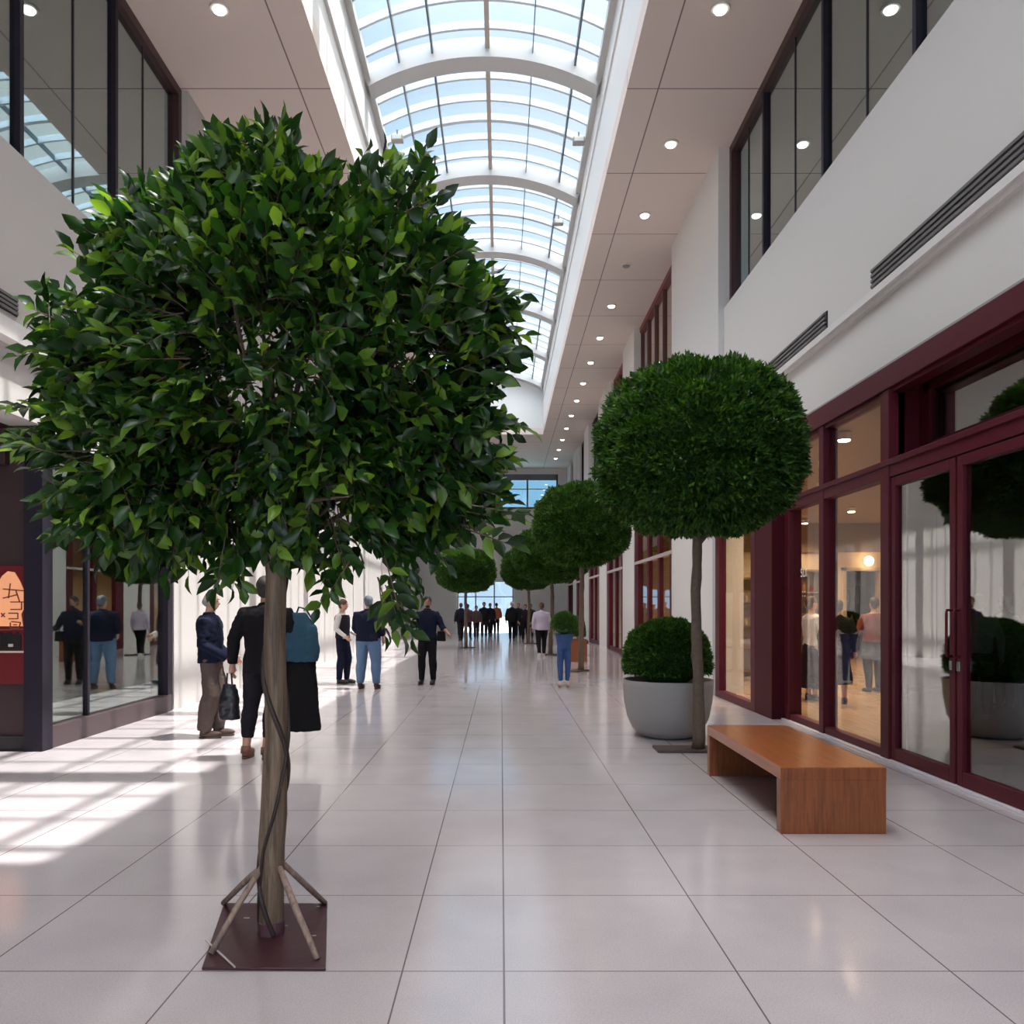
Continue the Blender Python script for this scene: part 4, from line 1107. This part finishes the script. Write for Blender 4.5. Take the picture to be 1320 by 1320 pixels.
bag('brown_backpack', 'brown backpack on the person in brown coat inside the shop', 'bag', (x+.05, y-.33, .85), [(0, 0, 0, .17, .11, .8), (0, 0, .25, .17, .12, .8), (0, 0, .42, .10, .07, .8)], simple('cloth_brown', (.06, .035, .022), .8), None, .006)

# ------------------------------------------------------------------ shop interior fittings
def lamp(name, loc, r, label, group, st=18, col=(1, .72, .42), power=40):
    t = empty(name, loc, label, 'lamp', group)
    MB().ball((0, 0, 0), r, r, r*.8, 16, 10).build('lamp_globe', emit('globe_warm', col, st), t, smooth=True, local=True)
    MB().rings([(0, 0, r*.7, r*.5, r*.5), (0, 0, r*1.0, r*.4, r*.4)], 14).build('fitting', M_chrome, t, local=True)
    l = bpy.data.lights.new('lamp_light', 'POINT'); l.energy = power; l.color = (1.0, .74, .46); l.shadow_soft_size = .15
    o = bpy.data.objects.new('lamp_light', l); COL.objects.link(o); o.parent = t; o.location = (0, -r*1.4, -.1)
t = empty('wall_lamp', (10.72, 23.75, 2.88), 'round glowing lamp on cream wall above dark doorway in shop', 'lamp')
MB().ball((0, 0, 0), .14, .11, .14, 16, 10).build('lamp_globe', emit('globe_warm', (1, .72, .42), 12), t, smooth=True, local=True)
MB().box(-.06, .06, .08, .15, -.06, .06).build('bracket', M_chrome, t, local=True)
SPOTS = [(4.8, 11.4), (5.4, 13.6), (6.3, 16.0), (6.2, 19.0), (8.6, 20.0), (8.5, 22.8), (6.0, 27.5), (6.0, 34.0), (6.0, 40.0)]
for i, (x, y) in enumerate(SPOTS):
    t = empty('shop_downlight', (x, y, 3.98), 'small warm downlight on tan shop ceiling seen through the transom glass', 'ceiling light', 'warm downlights in the shop ceiling')
    MB().rings([(0, 0, -.10, .09, .09), (0, 0, 0, .10, .10)], 18).build('housing', M_trimw, t, local=True)
    MB().rings([(0, 0, -.115, .075, .075), (0, 0, -.10, .08, .08)], 18).build('lamp', emit('spot_warm', (1, .80, .55), 25), t, local=True)
    l = bpy.data.lights.new('shop_light', 'SPOT'); l.energy = 300; l.color = (1.0, .76, .50); l.spot_size = R(150); l.spot_blend = .8; l.shadow_soft_size = .12
    o = bpy.data.objects.new('shop_light', l); COL.objects.link(o); o.parent = t; o.location = (0, 0, -.14)
# doorway surround, dark back room with shelving
struct('trim_8', MB().box(10.02, 10.12, 23.86, 24.0, 0, 2.7).box(11.10, 11.2, 23.86, 24.0, 0, 2.7).box(10.02, 11.2, 23.86, 24.0, 2.6, 2.7), simple('door_casing', (.5, .40, .28), .6))
struct('wall_back_room', MB().box(9.0, 12.8, 26.5, 26.6, 0, 4).box(9.0, 9.1, 24.25, 26.5, 0, 4), M_brown)
def shelf_unit(loc, w_, h, n, label, group, rz=0, mat=None):
    t = empty('shelf_unit', loc, label, 'shelf', rz=rz)
    MB().box(-w_/2, -w_/2+.03, 0, .3, 0, h).box(w_/2-.03, w_/2, 0, .3, 0, h).box(-w_/2, w_/2, .28, .3, 0, h).build('frame', mat or M_shopbrown, t, local=True)
    for k in range(n):
        z = .1+(h-.15)*k/(n-1); MB().box(-w_/2+.03, w_/2-.03, 0, .28, z, z+.025).build('shelf', mat or M_shopbrown, t, local=True)
    M3 = [simple('good_%d' % i, c, .5) for i, c in enumerate(((.5, .45, .4), (.35, .05, .04), (.06, .06, .07), (.45, .3, .12)))]
    rm = Matrix.Rotation(rz, 3, 'Z')
    pr = None
    for k in range(n-1):
        z = .1+(h-.15)*k/(n-1)+.0255
        for j in range(int(w_/.15)-1):
            if rnd.random() < .25: continue
            p = Vector(loc)+rm @ Vector((-w_/2+.12+j*.15, .12, z))
            hh = rnd.uniform(.1, .2)
            o = MB().rings([(0, 0, 0, .035, .035), (0, 0, hh*.6, .036, .036), (0, 0, hh*.8, .014, .014), (0, 0, hh, .013, .013)], 10).build('bottle', M3[rnd.randrange(4)], None)
            o.location = p
            tag(o, 'small bottle or jar on the %s' % group, 'bottle', 'jars and bottles on the %s' % group)
shelf_unit((10.6, 25.6, 0), 1.4, 2.2, 5, 'dark shelving with jars in the back room beyond shop doorway', 'back room shelving', 0, M_brown)
shelf_unit((6.1, 16.2, 0), .9, 2.3, 6, 'narrow shop shelf with jars behind the maroon mullion', 'narrow shop shelf')
shelf_unit((5.6, 17.9, 0), 1.2, 2.2, 5, 'shop shelf with jars behind the narrow window by the white column', 'shelf behind the narrow window')

# ------------------------------------------------------------------ light, sky, camera
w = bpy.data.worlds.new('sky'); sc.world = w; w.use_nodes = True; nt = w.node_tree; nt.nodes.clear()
out = nt.nodes.new('ShaderNodeOutputWorld'); bg = nt.nodes.new('ShaderNodeBackground')
tc = nt.nodes.new('ShaderNodeTexCoord'); sp = nt.nodes.new('ShaderNodeSeparateXYZ'); nt.links.new(tc.outputs['Generated'], sp.inputs[0])
nz = nd(nt, 'ShaderNodeTexNoise', Scale=2.2, Detail=6.0, Roughness=.6); nt.links.new(tc.outputs['Generated'], nz.inputs['Vector'])
v = math_n(nt, 'MULTIPLY_ADD', sp.outputs[0], 1.2, math_n(nt, 'MULTIPLY_ADD', nz.outputs['Fac'], .9, .12))
rp = nt.nodes.new('ShaderNodeValToRGB'); e = rp.color_ramp.elements
e[0].position = .25; e[0].color = (.36, .62, .86, 1); e[1].position = .95; e[1].color = (.97, 1.0, 1.0, 1)
nt.links.new(v, rp.inputs[0])
zc_ = nt.nodes.new('ShaderNodeMapRange'); zc_.inputs[1].default_value = .6; zc_.inputs[2].default_value = .85; nt.links.new(sp.outputs[2], zc_.inputs[0])
wm = nt.nodes.new('ShaderNodeMix'); wm.data_type = 'RGBA'; nt.links.new(zc_.outputs[0], wm.inputs[0]); nt.links.new(rp.outputs[0], wm.inputs[6]); wm.inputs[7].default_value = (1.0, .93, .885, 1)
nt.links.new(wm.outputs[2], bg.inputs[0])
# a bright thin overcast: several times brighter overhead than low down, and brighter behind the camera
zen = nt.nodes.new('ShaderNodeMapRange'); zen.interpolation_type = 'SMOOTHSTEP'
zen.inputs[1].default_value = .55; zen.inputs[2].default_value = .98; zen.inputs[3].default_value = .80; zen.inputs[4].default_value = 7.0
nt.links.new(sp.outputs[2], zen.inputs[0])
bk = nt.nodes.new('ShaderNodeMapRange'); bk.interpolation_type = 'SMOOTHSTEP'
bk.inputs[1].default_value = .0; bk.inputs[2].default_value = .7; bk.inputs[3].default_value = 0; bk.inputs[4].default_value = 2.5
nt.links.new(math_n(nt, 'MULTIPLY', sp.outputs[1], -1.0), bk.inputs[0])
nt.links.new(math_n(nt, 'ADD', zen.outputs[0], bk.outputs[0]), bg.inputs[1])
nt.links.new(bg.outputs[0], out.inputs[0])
sun = bpy.data.lights.new('sun', 'SUN'); sun.energy = 7; sun.angle = R(.7); sun.color = (1.0, .95, .88)
so = bpy.data.objects.new('sun', sun); COL.objects.link(so)
so.rotation_euler = Vector((.386, 0.0, 1.0)).to_track_quat('Z', 'Y').to_euler()
# downlight beams
for i, y in enumerate(RY):
    if i == 3 or i % 2: continue
cam = bpy.data.cameras.new('camera'); co_ = bpy.data.objects.new('camera', cam); COL.objects.link(co_)
cam.sensor_width = 36; cam.lens = 36*F/1320
cam.shift_x = (660-VX)/1320; cam.shift_y = (VY-660)/1320
co_.location = (0, 0, EYE); co_.rotation_euler = (R(90), 0, 0); cam.clip_end = 400; cam.clip_start = .05
sc.camera = co_
vs = sc.view_settings; sc.display_settings.display_device = 'sRGB'
vs.view_transform = 'Standard'; vs.look = 'None'; vs.gamma = 1; vs.use_curve_mapping = False; vs.exposure = 0.45
cy = sc.cycles
cy.use_denoising = True; cy.max_bounces = 10; cy.diffuse_bounces = 6; cy.glossy_bounces = 5; cy.transmission_bounces = 4; cy.transparent_max_bounces = 20
cy.sample_clamp_indirect = 6; cy.caustics_reflective = False; cy.caustics_refractive = False
